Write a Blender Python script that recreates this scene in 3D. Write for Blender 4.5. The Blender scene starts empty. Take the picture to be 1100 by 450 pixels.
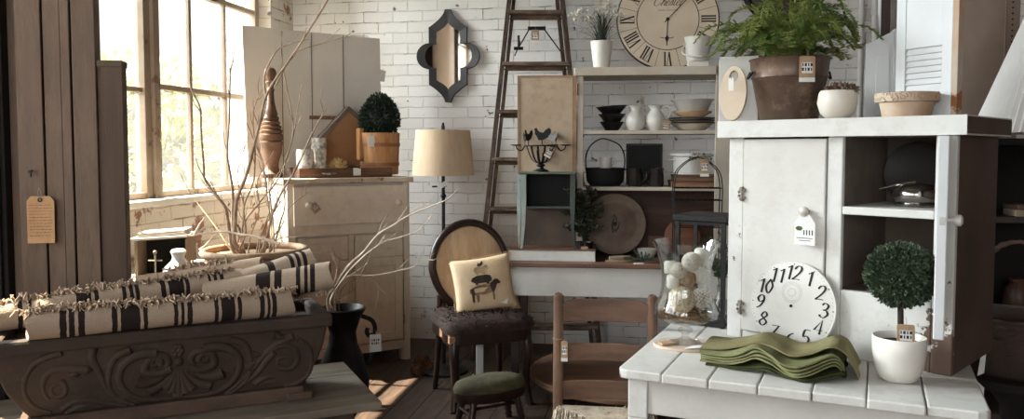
import bpy, bmesh, math, random
from mathutils import Vector as V, Matrix as MX, Euler
random.seed(7)
PI = math.pi
C = bpy.context.scene.collection
S = bpy.context.scene
R = math.radians
# ------------------------------------------------------------------ camera
CH, FP, PITCH = 1.4, 850.0, R(3.0)
CY = 161 + FP*math.tan(PITCH)
Fv = V((0, math.cos(PITCH), -math.sin(PITCH))); Uv = V((0, math.sin(PITCH), math.cos(PITCH))); EYE = V((0, 0, CH))
cd = bpy.data.cameras.new('camera'); cam = bpy.data.objects.new('camera', cd); C.objects.link(cam)
cam.location = EYE; cam.rotation_euler = (PI/2-PITCH, 0, 0)
cd.sensor_width = 36; cd.lens = 36*FP/1100; cd.shift_y = (CY-225)/1100; cd.clip_end = 200
S.camera = cam
def ray(px, py): return Fv*FP + V((1, 0, 0))*(px-550) + Uv*(CY-py)
def AtY(px, py, Y):
    r = ray(px, py); return EYE + r*(Y/r.y)
def On(px, py, z):
    r = ray(px, py); return EYE + r*((z-CH)/r.z)
def Hit(px, py, p, n):
    r = ray(px, py); return EYE + r*((p-EYE).dot(n)/r.dot(n))
# ------------------------------------------------------------------ materials
MATS = {}
def lin(c): return tuple(((x/255)/12.92 if x/255 < .04045 else ((x/255+.055)/1.055)**2.4) for x in c)+(1,)
def mat(name, c1, c2=None, scale=6, rough=.65, metal=0, bump=0, bscale=60, chip=None, camt=.6, cscale=5, stretch=(1, 1, 1),
        spec=.4, streak=None, trans=0, lo=.35, hi=.65, sss=0, seed=0, focus=()):
    if name in MATS: return MATS[name]
    m = bpy.data.materials.new(name); m.use_nodes = True; nt = m.node_tree; N = nt.nodes; L = nt.links
    b = N['Principled BSDF']; b.inputs['Roughness'].default_value = rough; b.inputs['Metallic'].default_value = metal
    b.inputs['Specular IOR Level'].default_value = spec
    if trans: b.inputs['Transmission Weight'].default_value = trans
    tc = N.new('ShaderNodeTexCoord'); mp = N.new('ShaderNodeMapping'); mp.inputs['Scale'].default_value = stretch
    mp.inputs['Location'].default_value = (seed*3.1, seed*1.7, seed)
    L.new(tc.outputs['Object'], mp.inputs[0])
    def noise(s, d=4, r=.6, src=mp):
        n = N.new('ShaderNodeTexNoise'); n.inputs['Scale'].default_value = s; n.inputs['Detail'].default_value = d
        n.inputs['Roughness'].default_value = r; L.new(src.outputs[0], n.inputs['Vector']); return n.outputs['Fac']
    def ramp(f, stops, interp='LINEAR'):
        r = N.new('ShaderNodeValToRGB'); r.color_ramp.interpolation = interp; e = r.color_ramp.elements
        while len(e) < len(stops): e.new(.5)
        for i, (p, c) in enumerate(stops): e[i].position = p; e[i].color = c
        L.new(f, r.inputs[0]); return r.outputs[0]
    a = lin(c1); c = lin(c2 or c1)
    out = ramp(noise(scale), [(lo, a), (hi, c)])
    def mixc(f, x, y):
        mm = N.new('ShaderNodeMix'); mm.data_type = 'RGBA'; L.new(f, mm.inputs['Factor'])
        L.new(x, mm.inputs['A'])
        if isinstance(y, tuple): mm.inputs['B'].default_value = y
        else: L.new(y, mm.inputs['B'])
        return mm.outputs['Result']
    if streak:
        f = ramp(noise(14, 6, .7), [(.5, (0, 0, 0, 1)), (.75, (1, 1, 1, 1))]); out = mixc(f, out, lin(streak))
    hgt = None
    if chip:
        nf = noise(cscale, 9, .68)
        for fx_, fy_, fz_, fr_, fk_ in focus:
            vd = N.new('ShaderNodeVectorMath'); vd.operation = 'DISTANCE'; L.new(tc.outputs['Object'], vd.inputs[0]); vd.inputs[1].default_value = (fx_, fy_, fz_)
            mr = N.new('ShaderNodeMapRange'); mr.inputs['From Min'].default_value = 0; mr.inputs['From Max'].default_value = fr_; mr.inputs['To Min'].default_value = fk_; mr.inputs['To Max'].default_value = 0
            L.new(vd.outputs['Value'], mr.inputs['Value']); ad = N.new('ShaderNodeMath'); L.new(nf, ad.inputs[0]); L.new(mr.outputs[0], ad.inputs[1]); nf = ad.outputs[0]
        f = ramp(nf, [(camt, (0, 0, 0, 1)), (camt+.025, (1, 1, 1, 1))]); out = mixc(f, out, lin(chip)); hgt = f
    L.new(out, b.inputs['Base Color'])
    if bump or chip:
        bp = N.new('ShaderNodeBump'); bp.inputs['Strength'].default_value = max(bump, .25 if chip else 0); bp.inputs['Distance'].default_value = .004
        n = noise(bscale, 5)
        if hgt:
            s = N.new('ShaderNodeMath'); s.operation = 'SUBTRACT'; L.new(n, s.inputs[0]); L.new(hgt, s.inputs[1]); n = s.outputs[0]
        L.new(n, bp.inputs['Height']); L.new(bp.outputs[0], b.inputs['Normal'])
    MATS[name] = m; return m
def brick(name, paint, p2, mortar, chip, camt, bw=.225, rh=.078, ms=.006, cscale=3.2, bare=None):
    m = bpy.data.materials.new(name); m.use_nodes = True; nt = m.node_tree; N = nt.nodes; L = nt.links; b = N['Principled BSDF']
    b.inputs['Roughness'].default_value = .55
    tc = N.new('ShaderNodeTexCoord'); sp = N.new('ShaderNodeSeparateXYZ'); cb = N.new('ShaderNodeCombineXYZ'); L.new(tc.outputs['Object'], sp.inputs[0])
    ad = N.new('ShaderNodeMath'); L.new(sp.outputs[0], ad.inputs[0]); L.new(sp.outputs[1], ad.inputs[1])
    L.new(ad.outputs[0], cb.inputs[0]); L.new(sp.outputs[2], cb.inputs[1])
    wob = N.new('ShaderNodeTexNoise'); wob.inputs['Scale'].default_value = 9; L.new(tc.outputs['Object'], wob.inputs['Vector'])
    vm = N.new('ShaderNodeVectorMath'); vm.operation = 'MULTIPLY_ADD'; vm.inputs[1].default_value = (.012, .012, 0); L.new(wob.outputs['Color'], vm.inputs[0]); L.new(cb.outputs[0], vm.inputs[2])
    br = N.new('ShaderNodeTexBrick'); br.inputs['Scale'].default_value = 1; br.inputs['Brick Width'].default_value = bw; br.inputs['Row Height'].default_value = rh
    br.inputs['Mortar Size'].default_value = ms; br.inputs['Mortar Smooth'].default_value = .6; br.inputs['Bias'].default_value = -.2
    br.inputs['Color1'].default_value = lin(paint); br.inputs['Color2'].default_value = lin(p2); br.inputs['Mortar'].default_value = lin(mortar)
    L.new(vm.outputs[0], br.inputs['Vector'])
    def noise(s, d, r=.65):
        n = N.new('ShaderNodeTexNoise'); n.inputs['Scale'].default_value = s; n.inputs['Detail'].default_value = d; n.inputs['Roughness'].default_value = r
        L.new(tc.outputs['Object'], n.inputs['Vector']); return n.outputs['Fac']
    def ramp(f, a, z):
        r = N.new('ShaderNodeValToRGB'); r.color_ramp.elements[0].position = a; r.color_ramp.elements[1].position = z; L.new(f, r.inputs[0]); return r.outputs[0]
    def mixc(f, x, y):
        mm = N.new('ShaderNodeMix'); mm.data_type = 'RGBA'; L.new(f, mm.inputs['Factor']); L.new(x, mm.inputs['A']); mm.inputs['B'].default_value = y; return mm.outputs['Result']
    f1 = ramp(noise(cscale, 8), camt, camt+.04); col = mixc(f1, br.outputs['Color'], lin(chip))
    f2 = ramp(noise(13, 4, .55), .66, .69); col = mixc(f2, col, lin((96, 84, 78)))
    r3 = N.new('ShaderNodeMath'); r3.operation = 'MULTIPLY'; L.new(br.outputs['Fac'], r3.inputs[0]); L.new(ramp(noise(4.5, 4), .5, .62), r3.inputs[1])
    col = mixc(r3.outputs[0], col, lin((128, 116, 106)))
    L.new(col, b.inputs['Base Color'])
    h = N.new('ShaderNodeMath'); h.operation = 'MULTIPLY_ADD'; h.inputs[1].default_value = -1.6; L.new(br.outputs['Fac'], h.inputs[0]); L.new(noise(22, 6, .7), h.inputs[2])
    h2 = N.new('ShaderNodeMath'); h2.operation = 'SUBTRACT'; L.new(h.outputs[0], h2.inputs[0]); L.new(f2, h2.inputs[1])
    bp = N.new('ShaderNodeBump'); bp.inputs['Strength'].default_value = .55; bp.inputs['Distance'].default_value = .012; L.new(h2.outputs[0], bp.inputs['Height']); L.new(bp.outputs[0], b.inputs['Normal'])
    return m
def stripes(name, base, dark, bands, length, c2=None):
    """woven cloth whose dark bands sit at given distances along local x"""
    m = bpy.data.materials.new(name); m.use_nodes = True; nt = m.node_tree; N = nt.nodes; L = nt.links; b = N['Principled BSDF']; b.inputs['Roughness'].default_value = .95
    b.inputs['Specular IOR Level'].default_value = .1
    tc = N.new('ShaderNodeTexCoord'); sp = N.new('ShaderNodeSeparateXYZ'); L.new(tc.outputs['Object'], sp.inputs[0])
    nz = N.new('ShaderNodeTexNoise'); nz.inputs['Scale'].default_value = 60; L.new(tc.outputs['Object'], nz.inputs['Vector'])
    mr = N.new('ShaderNodeMath'); mr.operation = 'DIVIDE'; mr.inputs[1].default_value = length; L.new(sp.outputs[0], mr.inputs[0])
    ma = N.new('ShaderNodeMath'); ma.operation = 'MULTIPLY_ADD'; ma.inputs[1].default_value = .006; L.new(nz.outputs['Fac'], ma.inputs[0]); L.new(mr.outputs[0], ma.inputs[2])
    r = N.new('ShaderNodeValToRGB'); r.color_ramp.interpolation = 'CONSTANT'; e = r.color_ramp.elements
    st = [(0, lin(base))]
    for a, z in bands: st += [(a, lin(dark)), (z, lin(base))]
    while len(e) < len(st): e.new(.5)
    for i, (p, c) in enumerate(st): e[i].position = min(max(p, 0), 1); e[i].color = c
    L.new(ma.outputs[0], r.inputs[0])
    n2 = N.new('ShaderNodeTexNoise'); n2.inputs['Scale'].default_value = 260; L.new(tc.outputs['Object'], n2.inputs['Vector'])
    mm = N.new('ShaderNodeMix'); mm.data_type = 'RGBA'; mm.blend_type = 'MULTIPLY'; mm.inputs['Factor'].default_value = .6
    r2 = N.new('ShaderNodeValToRGB'); r2.color_ramp.elements[0].position = .3; r2.color_ramp.elements[0].color = (.74, .72, .7, 1); r2.color_ramp.elements[1].position = .65; L.new(n2.outputs['Fac'], r2.inputs[0])
    L.new(r.outputs[0], mm.inputs['A']); L.new(r2.outputs[0], mm.inputs['B']); L.new(mm.outputs['Result'], b.inputs['Base Color'])
    bp = N.new('ShaderNodeBump'); bp.inputs['Strength'].default_value = .7; bp.inputs['Distance'].default_value = .003; L.new(n2.outputs['Fac'], bp.inputs['Height']); L.new(bp.outputs[0], b.inputs['Normal'])
    return m
WHITE = mat('aged_white_paint', (204, 201, 195), (195, 191, 184), 4, .6, bump=.2, chip=(110, 90, 76), camt=.69, cscale=9, streak=(190, 185, 177))
WHITE2 = mat('chipped_white_paint', (208, 206, 201), (199, 196, 190), 3, .6, bump=.2, chip=(96, 76, 62), camt=.665, cscale=8, streak=(188, 183, 175), seed=2)
SHUT = mat('shutter_white_paint', (206, 208, 208), (196, 197, 197), 3, .6, bump=.15, chip=(150, 104, 66), camt=.72, cscale=3)
CREAM = mat('cream_cupboard_paint', (218, 206, 192), (206, 190, 174), 2.5, .6, bump=.2, chip=(92, 70, 54), camt=.7, cscale=6, streak=(194, 176, 158))
GREIGE = mat('greige_board_paint', (226, 221, 213), (214, 208, 199), 2, .7, bump=.2, chip=(92, 78, 66), camt=.7, cscale=5)
PARTI = mat('weathered_plank_paint', (112, 92, 77), (93, 75, 62), 3, .7, bump=.3, chip=(52, 40, 33), camt=.7, cscale=10, stretch=(3, 3, .5), streak=(84, 67, 56))
PARTI2 = mat('brown_plank_paint', (88, 70, 57), (76, 59, 48), 3, .75, bump=.3, stretch=(3, 3, .4))
WOODM = mat('mid_brown_wood', (118, 84, 62), (84, 58, 42), 9, .55, bump=.2, stretch=(4, 4, .6))
WOODX = mat('mid_brown_wood_long', (112, 80, 60), (80, 56, 42), 9, .6, bump=.2, stretch=(.6, 4, 4))
DWOOD = mat('dark_polished_wood', (46, 28, 20), (28, 17, 13), 8, .35, bump=.1, stretch=(3, 3, .8))
BLK = mat('black_iron', (30, 27, 26), (18, 16, 16), 20, .5, metal=.3, bump=.2)
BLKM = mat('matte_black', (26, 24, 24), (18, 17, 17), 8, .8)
DARKV = mat('dark_void_wood', (30, 24, 21), (20, 16, 14), 5, .85)
DBROWN = mat('dark_brown_paint', (70, 56, 48), (54, 43, 37), 4, .7, bump=.2, stretch=(2, 2, .6))
LADW = mat('old_ladder_wood', (78, 60, 48), (50, 38, 31), 9, .75, bump=.4, stretch=(3, 3, .7), streak=(118, 98, 82))
LADX = mat('old_ladder_tread_wood', (112, 90, 74), (64, 48, 39), 9, .75, bump=.4, stretch=(.7, 3, 3), streak=(150, 132, 114))
POTW = mat('white_glazed_ceramic', (214, 210, 202), (206, 201, 192), 3, .35, spec=.5)
ENAM = mat('white_enamel', (206, 203, 197), (196, 192, 184), 3, .3, spec=.5)
TERRA = mat('limed_terracotta', (196, 180, 160), (164, 134, 108), 5, .85, bump=.4)
KRAFT = mat('kraft_tag_card', (178, 148, 118), (160, 130, 102), 30, .9)
PAPER = mat('white_tag_paper', (226, 224, 220), (214, 212, 208), 20, .9)
INK = mat('dark_ink', (40, 36, 34), None, 5, .8)
STRING = mat('tag_string', (150, 136, 118), None, 5, .9)
TANW = mat('pale_tan_board', (184, 164, 140), (168, 146, 122), 2.5, .7, bump=.1, streak=(156, 130, 104))
SOIL = mat('potting_soil', (40, 30, 25), (24, 18, 15), 30, .95, bump=.8)
GOLDW = mat('golden_staved_wood', (190, 140, 92), (150, 104, 64), 6, .55, bump=.2, stretch=(6, 6, .7))
def clearglass(name, tint=(1, 1, 1), rough=.0, base=.06):
    m = bpy.data.materials.new(name); m.use_nodes = True; nt = m.node_tree; N = nt.nodes; L = nt.links
    for n in list(N): N.remove(n)
    o = N.new('ShaderNodeOutputMaterial'); t = N.new('ShaderNodeBsdfTransparent'); t.inputs[0].default_value = tint+(1,)
    g = N.new('ShaderNodeBsdfGlossy'); g.inputs['Roughness'].default_value = .04+rough
    lw = N.new('ShaderNodeLayerWeight'); lw.inputs[0].default_value = .35
    r = N.new('ShaderNodeMapRange'); r.inputs['To Min'].default_value = base; r.inputs['To Max'].default_value = .72; L.new(lw.outputs['Facing'], r.inputs['Value'])
    p = N.new('ShaderNodeMath'); p.operation = 'POWER'; p.inputs[1].default_value = 1.6; L.new(r.outputs[0], p.inputs[0])
    mx = N.new('ShaderNodeMixShader'); L.new(p.outputs[0], mx.inputs[0]); L.new(t.outputs[0], mx.inputs[1]); L.new(g.outputs[0], mx.inputs[2]); L.new(mx.outputs[0], o.inputs[0])
    return m
GLASS = clearglass('clear_vase_glass', (.96, .97, .97), 0, .13)
def hazyglass():  # white translucent haze mixed into the glass to pale the bright view outside
    m = bpy.data.materials.new('hazy_window_glass'); m.use_nodes = True; nt = m.node_tree; N = nt.nodes; L = nt.links
    for n in list(N): N.remove(n)
    o = N.new('ShaderNodeOutputMaterial'); t = N.new('ShaderNodeBsdfTransparent'); t.inputs[0].default_value = (.97, .98, .97, 1)
    d = N.new('ShaderNodeBsdfTranslucent'); d.inputs[0].default_value = (.95, .95, .93, 1)
    n = N.new('ShaderNodeTexNoise'); n.inputs['Scale'].default_value = 3; n.inputs['Detail'].default_value = 5
    tc = N.new('ShaderNodeTexCoord'); L.new(tc.outputs['Object'], n.inputs['Vector'])
    r = N.new('ShaderNodeMapRange'); r.inputs['To Min'].default_value = .015; r.inputs['To Max'].default_value = .045; L.new(n.outputs['Fac'], r.inputs['Value'])
    mx = N.new('ShaderNodeMixShader'); L.new(r.outputs[0], mx.inputs[0]); L.new(t.outputs[0], mx.inputs[1]); L.new(d.outputs[0], mx.inputs[2]); L.new(mx.outputs[0], o.inputs[0])
    return m
HAZY = hazyglass()
# ------------------------------------------------------------------ mesh helpers
def nb(): return bmesh.new()
def T(x=0, y=0, z=0): return MX.Translation((x, y, z))
def RZ(a): return MX.Rotation(a, 4, 'Z')
def RX(a): return MX.Rotation(a, 4, 'X')
def RY(a): return MX.Rotation(a, 4, 'Y')
def box(bm, x0, x1, y0, y1, z0, z1, M=None, taper=None):
    vs = []
    for z in (z0, z1):
        for x, y in ((x0, y0), (x1, y0), (x1, y1), (x0, y1)):
            if taper and z == z0:
                cx, cy = (x0+x1)/2, (y0+y1)/2; x = cx+(x-cx)*taper; y = cy+(y-cy)*taper
            p = V((x, y, z)); vs.append(bm.verts.new(M @ p if M else p))
    for f in ((3, 2, 1, 0), (4, 5, 6, 7), (0, 1, 5, 4), (1, 2, 6, 5), (2, 3, 7, 6), (3, 0, 4, 7)): bm.faces.new([vs[i] for i in f])
def lathe(bm, prof, n=32, M=None, sx=1, sy=1):
    rings = []
    for r, z in prof:
        if r < 1e-6: rings.append([bm.verts.new(M @ V((0, 0, z)) if M else V((0, 0, z)))])
        else:
            rings.append([])
            for k in range(n):
                p = V((r*math.cos(2*PI*k/n)*sx, r*math.sin(2*PI*k/n)*sy, z)); rings[-1].append(bm.verts.new(M @ p if M else p))
    for a, b in zip(rings, rings[1:]):
        for k in range(n):
            q = [a[k % len(a)], a[(k+1) % len(a)], b[(k+1) % len(b)], b[k % len(b)]]
            u = []
            for v in q:
                if v not in u: u.append(v)
            if len(u) > 2: bm.faces.new(u)
def cap(prof): return [(0, prof[0][1])]+list(prof)+[(0, prof[-1][1])]
def tube(bm, pts, r, n=6, closed=False, capped=True):
    pts = [V(p) for p in pts]; m = len(pts)
    if m < 2: return
    rr = r if isinstance(r, (list, tuple)) else [r]*m
    if isinstance(r, tuple) and len(r) == 2 and m != 2: rr = [r[0]+(r[1]-r[0])*i/(m-1) for i in range(m)]
    t0 = (pts[1]-pts[0]).normalized(); up = V((0, 0, 1)) if abs(t0.z) < .9 else V((1, 0, 0)); nrm = t0.cross(up).normalized()
    rings = []
    for i, p in enumerate(pts):
        if closed: t = (pts[(i+1) % m]-pts[i-1]).normalized()
        else: t = (pts[min(i+1, m-1)]-pts[max(i-1, 0)]).normalized()
        nrm = (nrm-t*nrm.dot(t)); nrm = nrm.normalized() if nrm.length > 1e-6 else t.orthogonal().normalized()
        bn = t.cross(nrm)
        rings.append([bm.verts.new(p+(nrm*math.cos(2*PI*k/n)+bn*math.sin(2*PI*k/n))*rr[i]) for k in range(n)])
    prs = list(zip(rings, rings[1:]))+([(rings[-1], rings[0])] if closed else [])
    for a, b in prs:
        for k in range(n): bm.faces.new((a[k], a[(k+1) % n], b[(k+1) % n], b[k]))
    if capped and not closed: bm.faces.new(rings[0][::-1]); bm.faces.new(rings[-1])
def smooth(pts, sub=6, closed=False):
    pts = [V(p) for p in pts]; n = len(pts); out = []
    rng = range(n if closed else n-1)
    for i in rng:
        if closed: a, b, c, d = pts[i-1], pts[i], pts[(i+1) % n], pts[(i+2) % n]
        else: a, b, c, d = pts[max(i-1, 0)], pts[i], pts[i+1], pts[min(i+2, n-1)]
        for k in range(sub):
            t = k/sub
            out.append(.5*((2*b)+(c-a)*t+(2*a-5*b+4*c-d)*t*t+(3*b-a-3*c+d)*t**3))
    if not closed: out.append(pts[-1])
    return out
def prism(bm, poly, z0, z1, M=None):
    a = [V((x, y, z0)) for x, y in poly]; b = [V((x, y, z1)) for x, y in poly]
    if M: a = [M @ p for p in a]; b = [M @ p for p in b]
    a = [bm.verts.new(p) for p in a]; b = [bm.verts.new(p) for p in b]; n = len(a)
    f1 = bm.faces.new(a[::-1]); f2 = bm.faces.new(b)
    for i in range(n): bm.faces.new((a[i], a[(i+1) % n], b[(i+1) % n], b[i]))
    return f1, f2
def ball(bm, c, r, n=12, sz=1, sx=1, sy=1, M=None):
    k = n//2
    prof = [(r*math.sin(PI*i/k) if 0 < i < k else 0, -r*sz*math.cos(PI*i/k)) for i in range(k+1)]
    lathe(bm, prof, n, (M or MX()) @ T(*c) , sx, sy)
def leaf(bm, p, d, w, l, up=None):
    d = d.normalized(); s = d.cross(up or V((random.random()-.5, random.random()-.5, random.random()-.5)))
    s = s.normalized()*w if s.length > 1e-5 else V((w, 0, 0)); nn = d.cross(s).normalized()*w*.4
    a = bm.verts.new(p); b = bm.verts.new(p+d*l*.45+s+nn); c = bm.verts.new(p+d*l); e = bm.verts.new(p+d*l*.45-s+nn)
    bm.faces.new((a, b, c)); bm.faces.new((a, c, e))
def fix(bm):
    bmesh.ops.recalc_face_normals(bm, faces=bm.faces)
def ob(name, bm, m, parent=None, sm=False, bev=0, bseg=2, norm=True, loc=None):
    if norm: fix(bm)
    if loc is not None:
        for v in bm.verts: v.co -= V(loc)
    me = bpy.data.meshes.new(name); bm.to_mesh(me); bm.free(); me.materials.append(m)
    if sm:
        me.polygons.foreach_set('use_smooth', [True]*len(me.polygons))
    o = bpy.data.objects.new(name, me); C.objects.link(o)
    if loc is not None: o.location = loc
    if parent: o.parent = parent
    if sm and not bev:
        try: me.set_sharp_from_angle(angle=R(50))
        except Exception: pass
    if bev:
        md = o.modifiers.new('bevel', 'BEVEL'); md.width = bev; md.segments = bseg; md.limit_method = 'ANGLE'; md.angle_limit = R(40)
    return o
def thing(name, label, cat, loc=(0, 0, 0), rot=0, group=None):
    o = bpy.data.objects.new(name, None); C.objects.link(o); o.empty_display_size = .05
    o.location = loc; o.rotation_euler = (0, 0, rot); o['label'] = label; o['category'] = cat
    if group: o['group'] = group
    return o
def tag(o, label, cat, group=None):
    o['label'] = label; o['category'] = cat
    if group: o['group'] = group
    return o
def inv(o): return (MX.Translation(o.location) @ RZ(o.rotation_euler.z)).inverted()
def struct(name, bm, m, **k):
    o = ob(name, bm, m, **k)
    if not k.get('parent'): o['kind'] = 'structure'
    return o
def dup(root, loc, rot, label, group=None):
    r = root.copy(); C.objects.link(r); r.location = loc; r.rotation_euler = (0, 0, rot); r['label'] = label
    if group: r['group'] = group
    for ch in list(root.children):
        c = ch.copy(); C.objects.link(c); c.parent = r
        for g in ch.children:
            d = g.copy(); C.objects.link(d); d.parent = c
    return r
# calligraphic strokes ------------------------------------------------------
def stroke(bm, pts, M, wmax=.09, wmin=.03, th=.002, curved=True):
    P = smooth([V((x, y, 0)) for x, y in pts], 5) if curved else [V((x, y, 0)) for x, y in pts]
    L1, L2 = [], []
    for i, p in enumerate(P):
        d = (P[min(i+1, len(P)-1)]-P[max(i-1, 0)])
        if d.length < 1e-6: d = V((0, 1, 0))
        d.normalize(); w = wmin+(wmax-wmin)*abs(d.y)**1.5
        n = V((-d.y, d.x, 0))*w*.5
        L1.append(p+n); L2.append(p-n)
    a = [bm.verts.new(M @ (p+V((0, 0, th)))) for p in L1]; b = [bm.verts.new(M @ (p+V((0, 0, th)))) for p in L2]
    for i in range(len(P)-1):
        try: bm.faces.new((a[i], a[i+1], b[i+1], b[i]))
        except ValueError: pass
DIG = {'1': ([(.12, .82), (.36, 1), (.36, 0)], 0), '2': ([(.06, .75), (.2, .95), (.42, .97), (.54, .78), (.44, .52), (.2, .22), (.03, .04), (.3, .06), (.56, .04)], 1),
 '3': ([(.08, .85), (.25, 1), (.5, .85), (.42, .6), (.22, .53), (.44, .48), (.57, .25), (.35, .02), (.1, .08), (.05, .2)], 1), '4': ([(.44, 0), (.44, 1), (.02, .28), (.6, .28)], 0),
 '5': ([(.52, 1), (.15, 1), (.1, .55), (.35, .6), (.54, .35), (.35, .03), (.06, .1)], 1), '6': ([(.5, .95), (.25, .8), (.07, .4), (.15, .08), (.35, .02), (.54, .25), (.38, .5), (.15, .42), (.08, .3)], 1),
 '7': ([(.03, .97), (.56, .97), (.27, .45), (.2, 0)], 0), '8': ([(.3, .52), (.1, .72), (.3, .98), (.5, .76), (.3, .52), (.04, .25), (.3, 0), (.57, .25), (.3, .52)], 1),
 '9': ([(.08, .05), (.33, .2), (.53, .6), (.45, .92), (.25, .98), (.06, .75), (.22, .5), (.45, .58), (.53, .7)], 1), '0': ([(.3, 1), (.06, .5), (.3, 0), (.54, .5), (.3, 1)], 1)}
def digits(bm, s, M, size, sh=.18):
    adv = [.56 if c == '1' else .64 for c in s]; w = sum(adv)-.06; xo = 0
    for i, ch in enumerate(s):
        pts, cv = DIG[ch]
        pts = [((x+xo-w/2+sh*(y-.5))*size, (y-.5)*size) for x, y in pts]; xo += adv[i]
        stroke(bm, pts, M, .17*size, .05*size, .0006, cv)
def price_tag(parent, M, w=.03, h=.045, label='kraft price tag with a white printed square', white=True, tilt=0, kraft=True, logo=True):
    """flat card in local xz plane of M facing -y, hung by its top middle"""
    b = nb(); A = M @ RX(PI/2) @ RZ(tilt)
    prism(b, [(-w/2, -h), (w/2, -h), (w/2, -.004), (w/2-.004, 0), (-w/2+.004, 0), (-w/2, -.004)], 0, .0012, A)
    t = ob('price_tag', b, KRAFT if kraft else PAPER, parent); t['label'] = label
    if kraft and logo:
        b = nb(); prism(b, [(-w*.34, -h*.66), (w*.34, -h*.66), (w*.34, -h*.24), (-w*.34, -h*.24)], .0012, .0016, A)
        if white: prism(b, [(-w/2, -h), (w/2, -h), (w/2, -h*.83), (-w/2, -h*.83)], .0012, .0017, A)
        ob('label_square', b, PAPER, t)
    if logo:
        b = nb()
        for r_ in range(2):
            for k in range(4):
                x = (-.27+.18*k)*w; y = -h*(.33+.18*r_); ww = w*(.035+.03*((k+r_) % 2)); hh = h*.062
                prism(b, [(x-ww, y-hh), (x+ww, y-hh), (x+ww, y+hh), (x-ww, y+hh)], .0017, .0019, A)
        ob('printed_mark', b, INK, t)
    b = nb(); tube(b, [A @ V((0, -.006, .001)), A @ V((.002, .008, .002)), A @ V((0, .02, 0))], .0008, 5); ob('string', b, STRING, t)
    return t
# ------------------------------------------------------------------ room
CO = V((-1.641, 5.99, 0)); WA = R(-10)
RM = T(*CO) @ RZ(WA)                      # room frame: x along the back wall, y = 0 at the back wall, x = 0 at the window wall
RI = RM.inverted()
def room(name, boxes, m, **k):
    b = nb()
    for bx in boxes: box(b, *bx)
    o = struct(name, b, m, **k)
    if not k.get('parent'): o.location = CO; o.rotation_euler = (0, 0, WA)
    return o
BRW = brick('white_painted_brick', (214, 210, 205), (206, 201, 195), (202, 197, 190), (150, 122, 102), .655, ms=.0045)
BRL = brick('flaking_white_brick', (204, 196, 186), (188, 178, 166), (188, 178, 166), (132, 88, 68), .56, cscale=5)
room('wall_back', [(-.4, 7.6, 0, .25, 0, 3.7)], BRW)
ZS, ZT = 1.125, 3.12
wins = [(-2.95, -.356), (-6.1, -3.3), (-9.2, -6.45)]
lb = [(-.4, 0, -10.2, 0, 0, ZS), (-.4, 0, -10.2, 0, ZT, 3.7), (-.4, 0, wins[0][1], 0, ZS, ZT), (-.4, 0, -10.2, wins[2][0], ZS, ZT),
      (-.4, 0, wins[1][1], wins[0][0], ZS, ZT), (-.4, 0, wins[2][1], wins[1][0], ZS, ZT)]
room('wall_left', lb, BRL)
BRB = brick('bare_pink_brick', (190, 160, 146), (176, 144, 130), (180, 164, 152), (90, 70, 60), .7)
room('wall_right', [(7.6, 7.85, -10.2, .25, 0, 3.7)], BRB)
room('wall_front', [(-.4, .3, -10.45, -10.2, 0, 3.7), (3.4, 7.85, -10.45, -10.2, 0, 3.7), (.3, 3.4, -10.45, -10.2, 0, 1.0), (.3, 3.4, -10.45, -10.2, 3.2, 3.7)], BRB)  # opening holds the added fill window
room('ceiling', [(-.4, 7.85, -10.45, .25, 3.7, 3.85)], mat('dark_ceiling_boards', (88, 78, 70), (70, 62, 55), 2, .8))
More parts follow.
